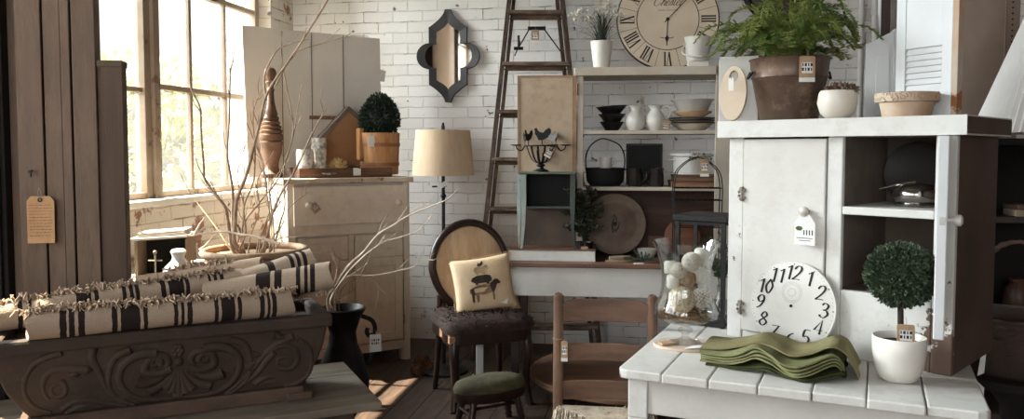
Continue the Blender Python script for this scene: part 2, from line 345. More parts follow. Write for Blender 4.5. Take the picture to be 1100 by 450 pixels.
# floor boards run away from the camera; each board a little apart, all one surface
fb = nb(); x = -.4
while x < 7.8:
    w = .14; y = .25-random.random()*2
    box(fb, x, x+w-.004, y, .25, -.03, 0)
    while y > -10.2:
        y2 = max(y-2.4-random.random(), -10.4); box(fb, x, x+w-.004, y2, y-.003, -.03, -random.random()*.002); y = y2
    x += w
FLO = mat('worn_dark_floorboards', (78, 60, 49), (50, 38, 31), 5, .6, bump=.4, bscale=30, stretch=(5, .8, 1), streak=(48, 37, 31))
fo = struct('floor', fb, FLO); fo.location = CO; fo.rotation_euler = (0, 0, WA)
WFR = mat('window_frame_paint', (168, 154, 140), (146, 128, 110), 4, .6, chip=(112, 90, 74), camt=.6, cscale=8)
WSIL = mat('window_sill_paint', (222, 219, 213), (208, 203, 196), 4, .6, chip=(150, 120, 95), camt=.68, cscale=7)
for i, (y0, y1) in enumerate(wins):
    GX = -.12
    pos = [-.39, -.79, -1.19, -1.59, -2.06, -2.47, -2.88] if i == 0 else [y1-.03-k*(y1-y0-.06)/6 for k in range(7)]
    b = nb()
    box(b, GX-.03, GX+.03, y0, y0+.05, ZS, ZT); box(b, GX-.03, GX+.03, y1-.05, y1, ZS, ZT)
    box(b, GX-.03, GX+.03, y0, y1, ZS, ZS+.04); box(b, GX-.03, GX+.03, y0, y1, ZT-.05, ZT)
    w = struct('window_%d' % (i+1), b, WFR, bev=.004); w.location = CO; w.rotation_euler = (0, 0, WA)
    for p in pos[1:-1]:
        heavy = abs(p-pos[3]) < .01
        b = nb()
        if heavy:
            box(b, GX-.03, GX+.05, p-.01, p+.045, ZS, ZT); box(b, GX-.03, GX+.035, p-.075, p-.02, ZS, ZT)
        else: box(b, GX-.015, GX+.018, p-.013, p+.013, ZS, ZT)
        ob('window_mullion' if heavy else 'glazing_bar', b, WFR, w, bev=.003)
    for z in (1.76, 2.36, 2.96):
        b = nb(); box(b, GX-.016, GX+.02, pos[3]+.04, y1, z-.016, z+.016); box(b, GX-.016, GX+.02, y0, pos[3]-.07, z-.03-.016, z-.03+.012)
        ob('window_rail', b, WFR, w, bev=.003)
    b = nb(); box(b, GX-.003, GX+.001, y0, y1, ZS, ZT); ob('window_glass', b, HAZY, w)
    b = nb(); box(b, -.4, .025, y0-.03, y1+.03, ZS-.03, ZS+.004); ob('window_sill', b, WSIL, w, bev=.006)
b = nb(); box(b, .3, 3.4, -10.36, -10.3, 1.0, 1.05); box(b, .3, 3.4, -10.36, -10.3, 3.15, 3.2)  # unseen window added behind the camera for frontal fill
for x in (.3, .9, 1.52, 2.14, 2.76, 3.35): box(b, x, x+.05, -10.36, -10.3, 1.05, 3.15)
for z in (1.7, 2.4): box(b, .35, 3.35, -10.35, -10.31, z, z+.035)
w = struct('window_4', b, WFR); w.location = CO; w.rotation_euler = (0, 0, WA)
b = nb(); box(b, .3, 3.4, -10.335, -10.33, 1.0, 3.2); ob('window_glass', b, HAZY, w)
# brown sash latch on the transom of the visible window
# conduits on the back wall
PIPE = mat('painted_conduit', (200, 197, 191), (184, 180, 173), 6, .5)
for k, (px, r) in enumerate(((923, .018), (937, .022))):
    q = (px-550)/850; n = V((math.sin(R(10)), math.cos(R(10)), 0)); P = Hit(px, 60, CO, n)
    b = nb(); tube(b, [P+V((0, -r-.004, -P.z+.0)), P+V((0, -r-.004, 3.7-P.z))], r, 12)
    for z in (.6, 1.75, 2.3, 3.1):
        lathe(b, [(r, z-.02), (r+.006, z-.02), (r+.006, z+.02), (r, z+.02)], 12, T(P.x, P.y-r-.004, 0))
    base = V((P.x, P.y-r-.004, 0))
    o = ob('conduit_pipe', b, PIPE, sm=True, loc=base); tag(o, ['white painted conduit on the back wall, the left of two', 'white painted conduit on the back wall, beside the shutters'][k], 'pipe')
# ------------------------------------------------------------------ outside
b = nb(); box(b, -40, -.45, -30, 30, -.6, -.35); g = struct('ground', b, mat('grass_ground', (90, 96, 66), (74, 80, 54), 1, .95)); g.location = CO; g.rotation_euler = (0, 0, WA)
def tree(px, Y, top, rad, n, c1, c2, label):
    P = AtY(px, 161, Y); P.z = -.35; t = thing('broadleaf_tree', label, 'tree', P, 0)
    H = top+.35; b = nb(); tube(b, smooth([(0, 0, 0), (.05, .03, H*.3), (0, 0, H*.6)]), (.13, .05), 8)
    for k in range(6):
        a = k*1.05; tube(b, smooth([(0, 0, H*(.25+.05*k)), (.4*math.cos(a), .4*math.sin(a), H*(.4+.05*k)), (.8*rad*math.cos(a), .8*rad*math.sin(a), H*(.5+.06*k))]), (.04, .015), 6)
    ob('trunk', b, mat('tree_bark', (110, 96, 80), (80, 68, 56), 10, .9), t, sm=True)
    b = nb()
    cl = [(V((random.uniform(-1, 1)*rad*.7, random.uniform(-1, 1)*rad*.7, H*random.uniform(.25, .86))), random.uniform(.3, .55)*rad) for _ in range(26)]
    for _ in range(n):
        c, r = random.choice(cl); d = V((random.gauss(0, 1), random.gauss(0, 1), random.gauss(0, 1))).normalized()
        leaf(b, c+d*r*random.uniform(.6, 1), d+V((0, 0, -.3)), .05, .16)
    ob('crown', b, mat(label[:14].replace(' ', '_')+'_leaves', c1, c2, 1.5, .8), t, norm=False)
tree(138, 9.0, 2.5, 1.1, 5200, (178, 176, 120), (158, 158, 106), 'yellow-green tree outside the left window pane')
tree(180, 12.0, 2.2, .8, 4200, (160, 170, 140), (142, 154, 124), 'grey-green tree outside behind the window mullion')
tree(216, 16, 2.3, 1.5, 4200, (160, 170, 148), (142, 154, 132), 'pale leafy tree outside beside the brick building')
bt = thing('brick_building', 'pink brick building seen through the rightmost window pane', 'building', AtY(262, 161, 12.8)*1, R(-10)); bt.location.z = -.35
b = nb(); box(b, -.2, 4.5, 0, 4, 0, 2.75)
ob('wall', b, brick('outside_red_brick', (132, 78, 66), (118, 66, 56), (150, 130, 120), (100, 60, 52), .9, bw=.42, rh=.2, ms=.02), bt)
b = nb(); prism(b, [(-.4, -.2), (4.7, -.2), (4.7, 4.2), (-.4, 4.2)], 2.75, 2.87); ob('roof_cap', b, mat('roof_cap', (190, 186, 180), None, 3, .7), bt)
f = thing('rail_fence', 'white two-rail fence outside beyond the window', 'fence', (-3.75, 7.4, -.35), R(35))
b = nb(); box(b, -1.6, 1.6, -.02, .02, 1.25, 1.33); box(b, -1.6, 1.6, -.02, .02, .85, .93); ob('rail', b, WSIL, f)
for x in (-1.5, 0, 1.5):
    b = nb(); box(b, x-.05, x+.05, -.05, .02, 0, 1.42); ob('post', b, WSIL, f)
# ------------------------------------------------------------------ light
W = bpy.data.worlds.new('sky'); S.world = W; W.use_nodes = True; wn = W.node_tree
bg = wn.nodes['Background']; bg.inputs[0].default_value = (1, .995, .985, 1); bg.inputs[1].default_value = .9
sd = bpy.data.lights.new('sun', 'SUN'); sd.energy = 42; sd.angle = R(.6); sd.color = (1, .86, .66)
so = bpy.data.objects.new('sun', sd); C.objects.link(so)
SUN_DIR = V((.52, -.08, -1.0))  # direction light travels
so.rotation_euler = SUN_DIR.to_track_quat('-Z', 'Y').to_euler(); so.location = (-6, 4, 8)
def area(name, y0, y1, z0, z1, e, col, xoff=-.45):
    ld = bpy.data.lights.new(name, 'AREA'); ld.shape = 'RECTANGLE'; ld.size = abs(y1-y0); ld.size_y = z1-z0; ld.energy = e; ld.color = col
    lo = bpy.data.objects.new(name, ld); C.objects.link(lo)
    lo.matrix_world = RM @ T(xoff, (y0+y1)/2, (z0+z1)/2) @ MX.Rotation(R(90), 4, 'Z') @ MX.Rotation(R(90), 4, 'X') @ RZ(0)
    # local -Z must look along room +x
    z = (RM.to_3x3() @ V((-1, 0, 0))).normalized(); up = V((0, 0, 1)); xax = up.cross(z).normalized()
    lo.matrix_world = MX.Translation(RM @ V((xoff, (y0+y1)/2, (z0+z1)/2))) @ MX((xax, up, z)).transposed().to_4x4()
    return lo
area('daylight_second_window', -6.1, -3.3, ZS, ZT, 100, (.88, .94, 1))
SKY = area('daylight_open_sky', -5.0, .6, 3.5, 7.5, 5200, (.88, .94, 1), -6)
area('daylight_third_window', -9.2, -6.45, ZS, ZT, 115, (.88, .94, 1))
ld = bpy.data.lights.new('fill_lamp_behind_camera', 'AREA'); ld.shape = 'RECTANGLE'; ld.size = 3.0; ld.size_y = 2.1; ld.energy = 260; ld.color = (.93, .96, 1)  # fill lamp added behind the camera to lift camera-facing surfaces
lo = bpy.data.objects.new('fill_lamp_behind_camera', ld); C.objects.link(lo)
z = (RM.to_3x3() @ V((0, -1, 0))).normalized(); up = V((0, 0, 1))
lo.matrix_world = MX.Translation(RM @ V((1.85, -10.5, 2.1))) @ MX((up.cross(z).normalized(), up, z)).transposed().to_4x4()
S.view_settings.view_transform = 'Standard'; S.view_settings.look = 'None'; S.view_settings.gamma = 1; S.view_settings.exposure = -.22
S.view_settings.use_curve_mapping = False
S.cycles.use_denoising = True; S.cycles.max_bounces = 8; S.cycles.diffuse_bounces = 5; S.cycles.transparent_max_bounces = 24; S.cycles.sample_clamp_indirect = 6
S.cycles.caustics_reflective = False; S.cycles.caustics_refractive = False
# ================================================================== LEFT SIDE
# ---- tall plank partition
pt = thing('plank_partition', 'tall partition of weathered vertical planks at the left edge', 'partition', (AtY(9, 161, 2.97).x, 2.97, 0), R(11))
pw = (AtY(106, 161, 3.02).x-AtY(9, 161, 2.97).x)*.995
b = nb(); xs = [0, .035, .125, .19, .222, .315+.0]
for a, z, d in ((0, .033, .02), (.033, .123, 0), (.126, .188, .006), (.188, .222, 0), (.226, pw, .003)): box(b, a, z-.002, d, .07, 0, 3.35)
ob('plank_panel', b, PARTI, pt, bev=.003)
b = nb(); box(b, pw, pw+.09, .012, .07, 0, 1.4+(161-65)/850*3.03); box(b, pw-.001, pw+.092, .006, .075, 1.4+(161-72)/850*3.03, 1.4+(161-65)/850*3.03)
ob('lower_side_board', b, PARTI2, pt, bev=.003)
b = nb(); box(b, .01, pw-.01, .0705, .078, 0, 3.3); ob('unseen_bounce_board', b, mat('pale_pink_bounce', (222, 204, 192), (206, 186, 172), 3, .8), pt)['label'] = 'unseen pale pinkish back added for the mirror and bounce light'  # unseen pale back, added to lighten the mirror's reflection and bounce light
b = nb(); p = inv(pt) @ AtY(33, 190, 2.97); tube(b, [(p.x, .02, p.z+.03), (p.x, -.012, p.z+.02), (p.x+.002, -.02, p.z)], .003, 6); lathe(b, cap([(.006, -.002), (.006, .002)]), 8, T(p.x, -.022, p.z+.02) @ RX(PI/2)); ob('nail', b, BLK, pt)
pp = inv(pt) @ AtY(41, 211, 2.96)
tt = thing('hanging_card_tag', 'brown handwritten cardboard tag hanging on the plank partition', 'tag', (MX.Translation(pt.location) @ RZ(R(11))) @ V((pp.x, -.012, pp.z)), R(11))
b = nb(); w, h = .094, .178
prism(b, [(-w/2, -h), (w/2, -h), (w/2+.001, -.018), (w/2-.014, 0), (-w/2+.014, 0), (-w/2, -.018)], 0, .002, RX(PI/2)); ob('card', b, mat('brown_tag_card', (196, 156, 116), (176, 136, 98), 14, .9), tt)
b = nb()
for k in range(11):
    z = -.034-.0115*k; x = -w*.42
    while x < w*.38:
        l = random.uniform(.006, .014); box(b, x, min(x+l, w*.42), -.0028, -.0024, z-.0014+random.uniform(-.001, .001), z+.0014); x += l+.003
ob('handwriting', b, mat('faded_brown_ink', (140, 100, 70), None, 5, .9), tt)
b = nb(); lathe(b, [(.004, -.001), (.0085, -.001), (.0085, .001), (.004, .001)], 14, T(0, -.003, -.014) @ RX(PI/2)); ob('eyelet', b, BLK, tt)
b = nb(); tube(b, smooth([(0, -.004, -.014), (-.006, -.004, .012), (-.002, -.004, .03), (.004, -.004, .012), (0, -.004, -.014)]), .0012, 5); ob('string', b, STRING, tt)
# ---- dark wardrobe left of the partition
b = nb(); X1 = AtY(9.5, 161, 2.97).x
wd = thing('dark_narrow_wardrobe', 'near-black tall narrow wardrobe at the far left edge', 'wardrobe', (X1-.225, 2.95, 0), 0)
box(b, 0, .22, 0, .3, .06, 2.9); box(b, .02, .2, .02, .28, 0, .06); ob('body', b, DARKV, wd, bev=.004)
b = nb(); box(b, -.005, .225, -.012, .3, 2.9, 2.96); ob('cornice', b, DARKV, wd, bev=.004)
b = nb(); box(b, .015, .205, -.018, 0, .1, 2.86); d = ob('door', b, DARKV, wd, bev=.004); b = nb(); ball(b, (.185, -.03, 1.2), .014, 10); ob('knob', b, BLK, d, sm=True)
# ---- low plank bench carrying the trough
BA = R(25); BR = V((-.466, 2.79, 0)); bu = V((math.cos(BA), math.sin(BA), 0)); bv = V((-math.sin(BA), math.cos(BA), 0))
bo = BR-bu*1.62
bn = thing('low_plank_table', 'low grey plank table under the carved trough', 'table', bo, BA)
b = nb()
for k in range(3): box(b, 0, 1.62, k*.2, k*.2+.197, .47, .5)
ob('tabletop', b, mat('grey_weathered_planks', (132, 122, 108), (98, 88, 76), 4, .75, bump=.4, stretch=(.6, 4, 1), chip=(92, 78, 64), camt=.68, cscale=6), bn, bev=.004)
for x in (.04, 1.46):
    for y in (.04, .49):
        b = nb(); box(b, x, x+.07, y, y+.07, 0, .469); ob('leg', b, DBROWN, bn, bev=.004)
b = nb(); box(b, .06, 1.52, .055, .08, .4, .469); box(b, .06, 1.52, .52, .545, .4, .469); ob('apron', b, DBROWN, bn)
# ---- carved trough
PB = V((-.644, 2.82, 0)); PL = 1.06
po = PB-bu*PL; po.z = .5
tr = thing('carved_trough', 'carved stone trough with scroll relief holding rolled rugs', 'planter', po, BA)
STONE = mat('carved_brown_stone', (68, 52, 42), (44, 34, 27), 7, .75, bump=.5, bscale=40, streak=(76, 63, 53))
b = nb(); D = .37; prof = [(.0, .045), (.045, .085), (.075, .17), (.095, .27)]  # (gain towards the rim, z)
rings = []
for g_, z in [(0, .05), (.028, .085), (.06, .14), (.082, .2), (.095, .27)]:
    x0, x1, y0, y1 = .11-g_, PL-.11+g_, .055-g_*.35, D-.055+g_*.35
    rings.append([b.verts.new((x, y, z)) for x, y in ((x0, y0), (x1, y0), (x1, y1), (x0, y1))])
for a, c in zip(rings, rings[1:]):
    for k in range(4): b.faces.new((a[k], a[(k+1) % 4], c[(k+1) % 4], c[k]))
b.faces.new(rings[0][::-1]); b.faces.new(rings[-1])
ob('trough_body', b, STONE, tr, bev=.008)
b = nb(); box(b, 0, PL, 0, .045, .265, .31); box(b, 0, PL, D-.045, D, .265, .31); box(b, 0, .045, .045, D-.045, .265, .31); box(b, PL-.045, PL, .045, D-.045, .265, .31)
ob('rim', b, STONE, tr, bev=.01)
b = nb(); box(b, .1, PL-.1, .04, D-.04, 0, .05); box(b, .07, .16, .03, D-.03, 0, .03); box(b, PL-.16, PL-.07, .03, D-.03, 0, .03)
ob('plinth', b, mat('trough_plinth_stone', (92, 72, 59), (66, 51, 42), 8, .8, bump=.5), tr, bev=.006)
TI = inv(tr)
# front face plane for the relief
pf0 = (MX.Translation(po) @ RZ(BA)) @ V((0, .03, .2)); nf = V((math.sin(BA), -math.cos(BA), 0))
def fr(px, py):
    p = TI @ Hit(px, py, pf0, nf); p.y = .055-.35*max(0, min(.095, (p.z-.05)/.22*.095))-.0; return p
def relief(pts, r, sub=5): tube(rb, [fr(x, y) for x, y in smooth2(pts, sub)], tuple(q*1.3 for q in r), 8)
def smooth2(pts, sub=5): return [(p.x, p.y) for p in smooth([V((x, y, 0)) for x, y in pts], sub)]
def spiral(cx, cy, r0, turns, a0, dr=1, ri=2):
    return [(cx+(r0+(ri-r0)*t)*math.cos(a0+dr*turns*2*PI*t), cy+(r0+(ri-r0)*t)*math.sin(a0+dr*turns*2*PI*t)) for t in [i/22 for i in range(23)]]
def zz(ox, pts): return [(ox+x/5, 360+y/5) for x, y in pts]
rb = nb()
relief(zz(0, [(330, 90), (200, 140), (140, 220), (130, 310), (180, 390), (270, 425)]), (.01, .006))
relief(zz(0, [(470, 185), (380, 178), (290, 185), (240, 230), (232, 300), (260, 350)]), (.014, .006))
relief(spiral(61, 419, 11, 1.4, -1.2, 1, 1.5), (.009, .006))
relief(zz(0, [(330, 410), (390, 368), (480, 358), (560, 372), (680, 392)]), (.009, .004))
relief(zz(0, [(350, 430), (420, 395), (500, 385), (560, 395)]), (.008, .004))
relief(zz(0, [(500, 60), (495, 120), (530, 190), (560, 260), (600, 320), (660, 370)]), (.012, .006))
for mx in (0, 1):
    def m_(pts): return [((2*193-x) if mx else x, y+(-.118*2*(193-x)*-1*0 if mx else 0)-(.1*(193-x)*2 if mx else 0)) for x, y in pts]
    relief(m_(zz(0, [(920, 180), (860, 205), (790, 200), (778, 170), (800, 130), (840, 108), (885, 110), (905, 140), (890, 172)])), (.014, .01))
    relief(m_(spiral(166.5, 389.5, 6.5, 1.2, .3, -1, 1)), (.011, .008))
    relief(m_(zz(0, [(840, 95), (740, 105), (660, 160), (640, 230), (670, 300), (740, 345), (830, 355), (940, 345)])), (.015, .006))
    relief(m_(zz(0, [(700, 75), (620, 115), (585, 200), (590, 290), (640, 350), (720, 385)])), (.012, .006))
    relief(m_(zz(0, [(735, 250), (790, 258), (850, 240), (905, 200)])), (.02, .006))
    relief(m_(zz(0, [(800, 308), (850, 285), (900, 245), (935, 195)])), (.016, .006))
for dx in (-70, -35, 0, 35, 70):
    relief(zz(0, [(960+dx*.15, 185), (960+dx*.6, 250), (960+dx, 325-abs(dx)*.5)]), (.006, .017))
for k in range(6):
    a = k*PI/3; q = fr(191+4.5*math.cos(a), 376+4.5*math.sin(a)); ball(rb, q, .012, 8, 1)
ball(rb, fr(191, 376), .012, 8); ball(rb, fr(192, 388), .018, 10, 1)
ball(rb, fr(80, 402), .02, 8, .7); ball(rb, fr(95, 397), .016, 8, .8)
Z2 = lambda p: zz(220, p)
relief(Z2([(340, 90), (400, 55), (470, 65), (500, 110), (485, 165), (440, 185), (395, 165), (395, 130), (435, 120), (455, 145)]), (.011, .007))
relief(Z2([(500, 20), (560, 70), (575, 150), (555, 220), (500, 265), (430, 280)]), (.01, .006))
relief(Z2([(470, 5), (400, 40), (340, 80), (300, 130), (255, 190), (200, 250), (120, 325)]), (.012, .006))
relief(Z2([(370, 90), (330, 140), (290, 200), (235, 250), (160, 310)]), (.014, .005))
relief(Z2([(270, 270), (320, 235), (370, 228), (400, 245)]), (.012, .004)); relief(Z2([(280, 280), (330, 262), (380, 262)]), (.009, .004))
relief(Z2([(230, 180), (265, 150), (300, 160)]), (.014, .005)); relief(Z2([(255, 100), (300, 100), (330, 80)]), (.012, .005))
relief(Z2([(370, -5), (420, 10), (460, -10)]), (.013, .006))
ob('scroll_relief', rb, STONE, tr, sm=True)
# ---- rolled rugs
LIN = (172, 153, 134)
def fringe(b, pts, n, l, M, spread=1):
    for k in range(n):
        t = k/(n-1)*(len(pts)-1); i = min(int(t), len(pts)-2); p = pts[i].lerp(pts[i+1], t-i)
        for _ in range(4):
            d = V((random.uniform(-.8, .8), random.uniform(-1, .4), random.uniform(-.5, .8))).normalized(); L_ = l*random.uniform(.5, 1.25)
            e = p+d*L_*.5; f_ = e+V((random.uniform(-.6, .6), random.uniform(-.8, .2), random.uniform(-1, .2)))*L_*.5
            tube(b, [p, e, f_], (.0048, .0018), 4)
def rug(name_i, p0, p1, r, bands, label, fr_pts=None, nfr=60, base=LIN, dark=(46, 38, 36), end=True):
    d = p1-p0; L_ = d.length; yaw = math.atan2(d.y, d.x); pit = math.asin(d.z/L_)
    o = thing('rolled_rug', label, 'rug', p0, yaw, 'rolled striped rugs in the trough')
    A = RY(-pit) @ RY(PI/2)    # lathe z -> local x (pitched)
    m = stripes('striped_rug_cloth_%s' % name_i, base, dark, bands, L_)
    b = nb(); n = 28; segs = 44; rings = []
    for i in range(segs+1):
        x = L_*i/segs; ring = []
        for k in range(n):
            a = 2*PI*k/n; rr = r*(1+.025*math.sin(3*a+x*9)+.015*math.sin(x*31+a)+(.05 if 1.0 < a < 1.5 else 0))
            ring.append(b.verts.new(RY(-pit) @ V((x+.006*math.sin(2*a), rr*math.cos(a), rr*math.sin(a)*.96))))
        rings.append(ring)
    for a_, c_ in zip(rings, rings[1:]):
        for k in range(n): b.faces.new((a_[k], a_[(k+1) % n], c_[(k+1) % n], c_[k]))
    for ring, s in ((rings[0], 1), (rings[-1], -1)):   # rolled-in ends
        c = sum((v.co for v in ring), V())/n; prev = ring
        for f_, dp in ((.86, .0), (.8, .012), (.62, .004), (.5, .014), (.3, .005)):
            nr = [b.verts.new(c+(v.co-c)*f_+(RY(-pit) @ V((s*dp, 0, 0)))) for v in ring]
            for k in range(n): b.faces.new((prev[k], prev[(k+1) % n], nr[(k+1) % n], nr[k]))
            prev = nr
        b.faces.new(prev)
    ob('rug_roll', b, m, o, sm=True)
    if fr_pts:
        b = nb(); I = MX.Translation(p0) @ RZ(yaw); I = I.inverted(); fringe(b, fr_pts, nfr, .042, None)
        fo_ = ob('fringe', b, mat('cream_rug_fringe', (182, 161, 140), (158, 136, 114), 30, .95), o)
    return o
def bn_(px0, px1, lst): return [((a-px0)/(px1-px0), (z-px0)/(px1-px0)) for a, z in lst]
def along(L_, a0, a1, ang, r, n=12, pit=0): return [RY(-pit) @ V((L_*(a0+(a1-a0)*i/n), r*math.cos(ang), r*math.sin(ang)+.002)) for i in range(n+1)]
RZc = .81
def mk(tagc, A, Bq, r, px0, px1, lst, label, fa=(0, 1), ang=2.0, nfr=60, **k):
    d = Bq-A; return rug(tagc, A, Bq, r, bn_(px0, px1, lst), label, along(d.length, fa[0], fa[1], ang, r, pit=math.asin(d.z/d.length)) if nfr else None, nfr, **k)
A0 = AtY(29, 353, 2.42); A1 = AtY(313, 325, 2.80)
A0.z = max(A0.z, .857); A1.z = max(A1.z, .857)
mk('front', A0, A1, .046, 28, 313, [(60, 66), (69, 74), (78, 84), (111, 116), (120, 140), (143, 148), (175, 180), (183, 187), (190, 195), (220, 224), (228, 243), (247, 251), (272, 278), (281, 285), (287, 292)],
   'striped linen rug roll lying along the front rim, longest and lowest', (-.01, 1.0), 1.75, 95)
B0 = AtY(-14, 343, 2.52); B1 = AtY(261, 301, 2.98)
mk('middle', B0, B1, .046, -14, 261, [(14, 19), (23, 27), (71, 86), (90, 94), (119, 123), (126, 130), (133, 137), (161, 166), (169, 186), (189, 193), (215, 219), (222, 226), (229, 234)],
   'striped rug roll behind the front one, shaggy fringe along its top', (-.02, .95), 1.5, 95)
C0 = AtY(150, 310, 2.93); C1 = AtY(282, 290, 3.06)
mk('rear', C0, C1, .05, 130, 282, [], 'plain tan rug end behind the middle striped roll', (.25, .75), 1.3, 34, base=(180, 156, 134))
D0 = AtY(262, 305, 2.96); D1 = AtY(336, 281, 3.12)
mk('upper', D0, D1, .054, 262, 338, [(284, 291), (307, 311), (314, 318), (321, 325)], 'short striped rug end highest at the back right of the trough', (0, 1), 0, 0)
E0 = AtY(222, 318, 2.86); E1 = AtY(356, 296, 2.97)
mk('cross', E0, E1, .052, 222, 361, [(276, 292), (296, 304), (320, 325), (329, 333), (336, 341)], 'striped rug roll slanting over the right end of the trough', (.66, .96), -1.5, 34)
# ---- cast-iron urn with bare branches beside the trough
U = AtY(366, 161, 3.75); U.z = 0
ur = thing('cast_iron_urn', 'black iron urn with scroll handles beside the trough', 'urn', U, R(20))
b = nb(); lathe(b, [(0, 0), (.11, 0), (.11, .03), (.06, .05), (.045, .1), (.07, .14), (.115, .2), (.125, .3), (.1, .4), (.07, .47), (.062, .53), (.085, .6), (.105, .63), (.11, .645), (.1, .65), (.085, .62), (.055, .53), (.05, .4), (0, .38)], 28); ob('urn_body', b, BLK, ur, sm=True)
for s in (-1, 1):
    b = nb(); tube(b, smooth([(s*.09, 0, .6), (s*.14, 0, .575), (s*.155, 0, .53), (s*.13, 0, .5), (s*.115, 0, .52), (s*.12, 0, .54)]), .011, 8); tube(b, smooth([(s*.145, 0, .52), (s*.15, 0, .44), (s*.12, 0, .36)]), .009, 8); ob('handle', b, BLK, ur, sm=True)
price_tag(ur, T(.145, -.06, .52), .055, .085, 'white paper price tag on the right handle', kraft=False)
TWIG = mat('pale_twig_bark', (176, 152, 128), (130, 104, 82), 20, .8, bump=.3)
TWIGP = mat('bleached_twig_bark', (212, 196, 176), (176, 156, 134), 20, .8, bump=.3)
def branch(lst, Yd, r0, r1, base, label, root='bare_branch', m=TWIG, grp=None, twigs=6):
    P = []
    for k, q in enumerate(lst):
        Yq = Yd[0]+(Yd[1]-Yd[0])*k/(len(lst)-1); P.append(AtY(q[0], q[1], Yq))
    if base is not None: P = [V(base)]+P
    pts = smooth(P, 5); b0 = P[0].copy(); b = nb()
    n = len(pts); tube(b, [p-b0 for p in pts], [r0+(r1-r0)*i/(n-1) for i in range(n)], 6)
    rnd = random.Random(int(lst[0][0]*7+lst[-1][1]))
    for _ in range(twigs):
        i = rnd.randrange(n//3, n-1); p = pts[i]-b0; d = (pts[min(i+2, n-1)]-pts[i]).normalized()
        if d.length < .5: continue
        s = V((rnd.uniform(-1, 1), rnd.uniform(-.6, .6), rnd.uniform(-.3, 1))); l = rnd.uniform(.03, .1)
        q1 = p+(d+s*.8).normalized()*l*.6; q2 = q1+(d+s*.3+V((0, 0, .4))).normalized()*l*.6
        tube(b, [p, q1, q2], (r1*1.1, .0009), 5)
    o = ob(root, b, m, sm=True); o.location = b0; return tag(o, label, 'branch', grp)
ub = V((U.x, U.y, .4)); G1 = 'bare branches in the iron urn'
branch([(352, 328), (360, 308), (374, 286), (390, 271), (406, 252), (422, 242), (440, 231), (462, 222), (480, 214), (493, 202)], (3.74, 3.62), .009, .0022, ub, 'longest pale branch of the iron urn, reaching the floor lamp', m=TWIGP, grp=G1)
branch([(358, 330), (378, 312), (394, 282)], (3.72, 3.68), .007, .003, ub+V((.01, 0, 0)), 'short thorny branch of the iron urn, under the long ones', grp=G1, twigs=8)
branch([(354, 330), (370, 298), (388, 278), (400, 268), (412, 260), (432, 254), (452, 246), (465, 229)], (3.78, 3.85), .007, .002, ub+V((0, .02, 0)), 'pale branch of the iron urn curving up just below the longest', m=TWIGP, grp=G1)
branch([(360, 328), (364, 308), (376, 296), (400, 296), (440, 288), (452, 280), (462, 279)], (3.7, 3.62), .005, .0016, ub+V((0, -.02, 0)), 'thin branch of the iron urn spreading level across the cupboard door', m=TWIGP, grp=G1)
branch([(364, 328), (372, 305), (396, 297), (406, 306), (406, 320), (403, 338)], (3.72, 3.66), .004, .0016, ub+V((.02, 0, 0)), 'thin branch of the iron urn drooping at its tip', grp=G1, twigs=2)
branch([(356, 326), (362, 290), (358, 272), (362, 276)], (3.8, 3.85), .004, .0018, ub+V((-.02, 0, 0)), 'short upright twig of the iron urn', grp=G1, twigs=4)
# ---- tall basket with the big bundle of branches behind the rugs
K = AtY(272, 161, 3.55); K.z = 0
kb = thing('willow_basket', 'round tan willow basket rim behind the rugs holding tall branches', 'basket', K, 0)
WILL = mat('tan_willow', (176, 148, 118), (132, 104, 78), 12, .8, bump=.3)
b = nb(); lathe(b, cap([(.13, 0), (.16, .02), (.2, .5), (.215, .93)]), 30)
ob('basket_body', b, WILL, kb, sm=True)
b = nb()
for k in range(30):
    z = .03+.03*k; rr = .163+.055*z; tube(b, [(rr*math.cos(a)*(1+.012*(-1)**(i+k)), rr*math.sin(a)*(1+.012*(-1)**(i+k)), z) for i, a in enumerate([2*PI*j/24 for j in range(24)])], .009, 5, closed=True)
ob('weave', b, WILL, kb, sm=True)
b = nb(); tube(b, [(.222*math.cos(2*PI*j/32), .222*math.sin(2*PI*j/32), .945) for j in range(32)], .016, 8, closed=True); ob('basket_rim', b, WILL, kb, sm=True)
kz = V((K.x, K.y, .9)); G2 = 'bare branches in the willow basket'
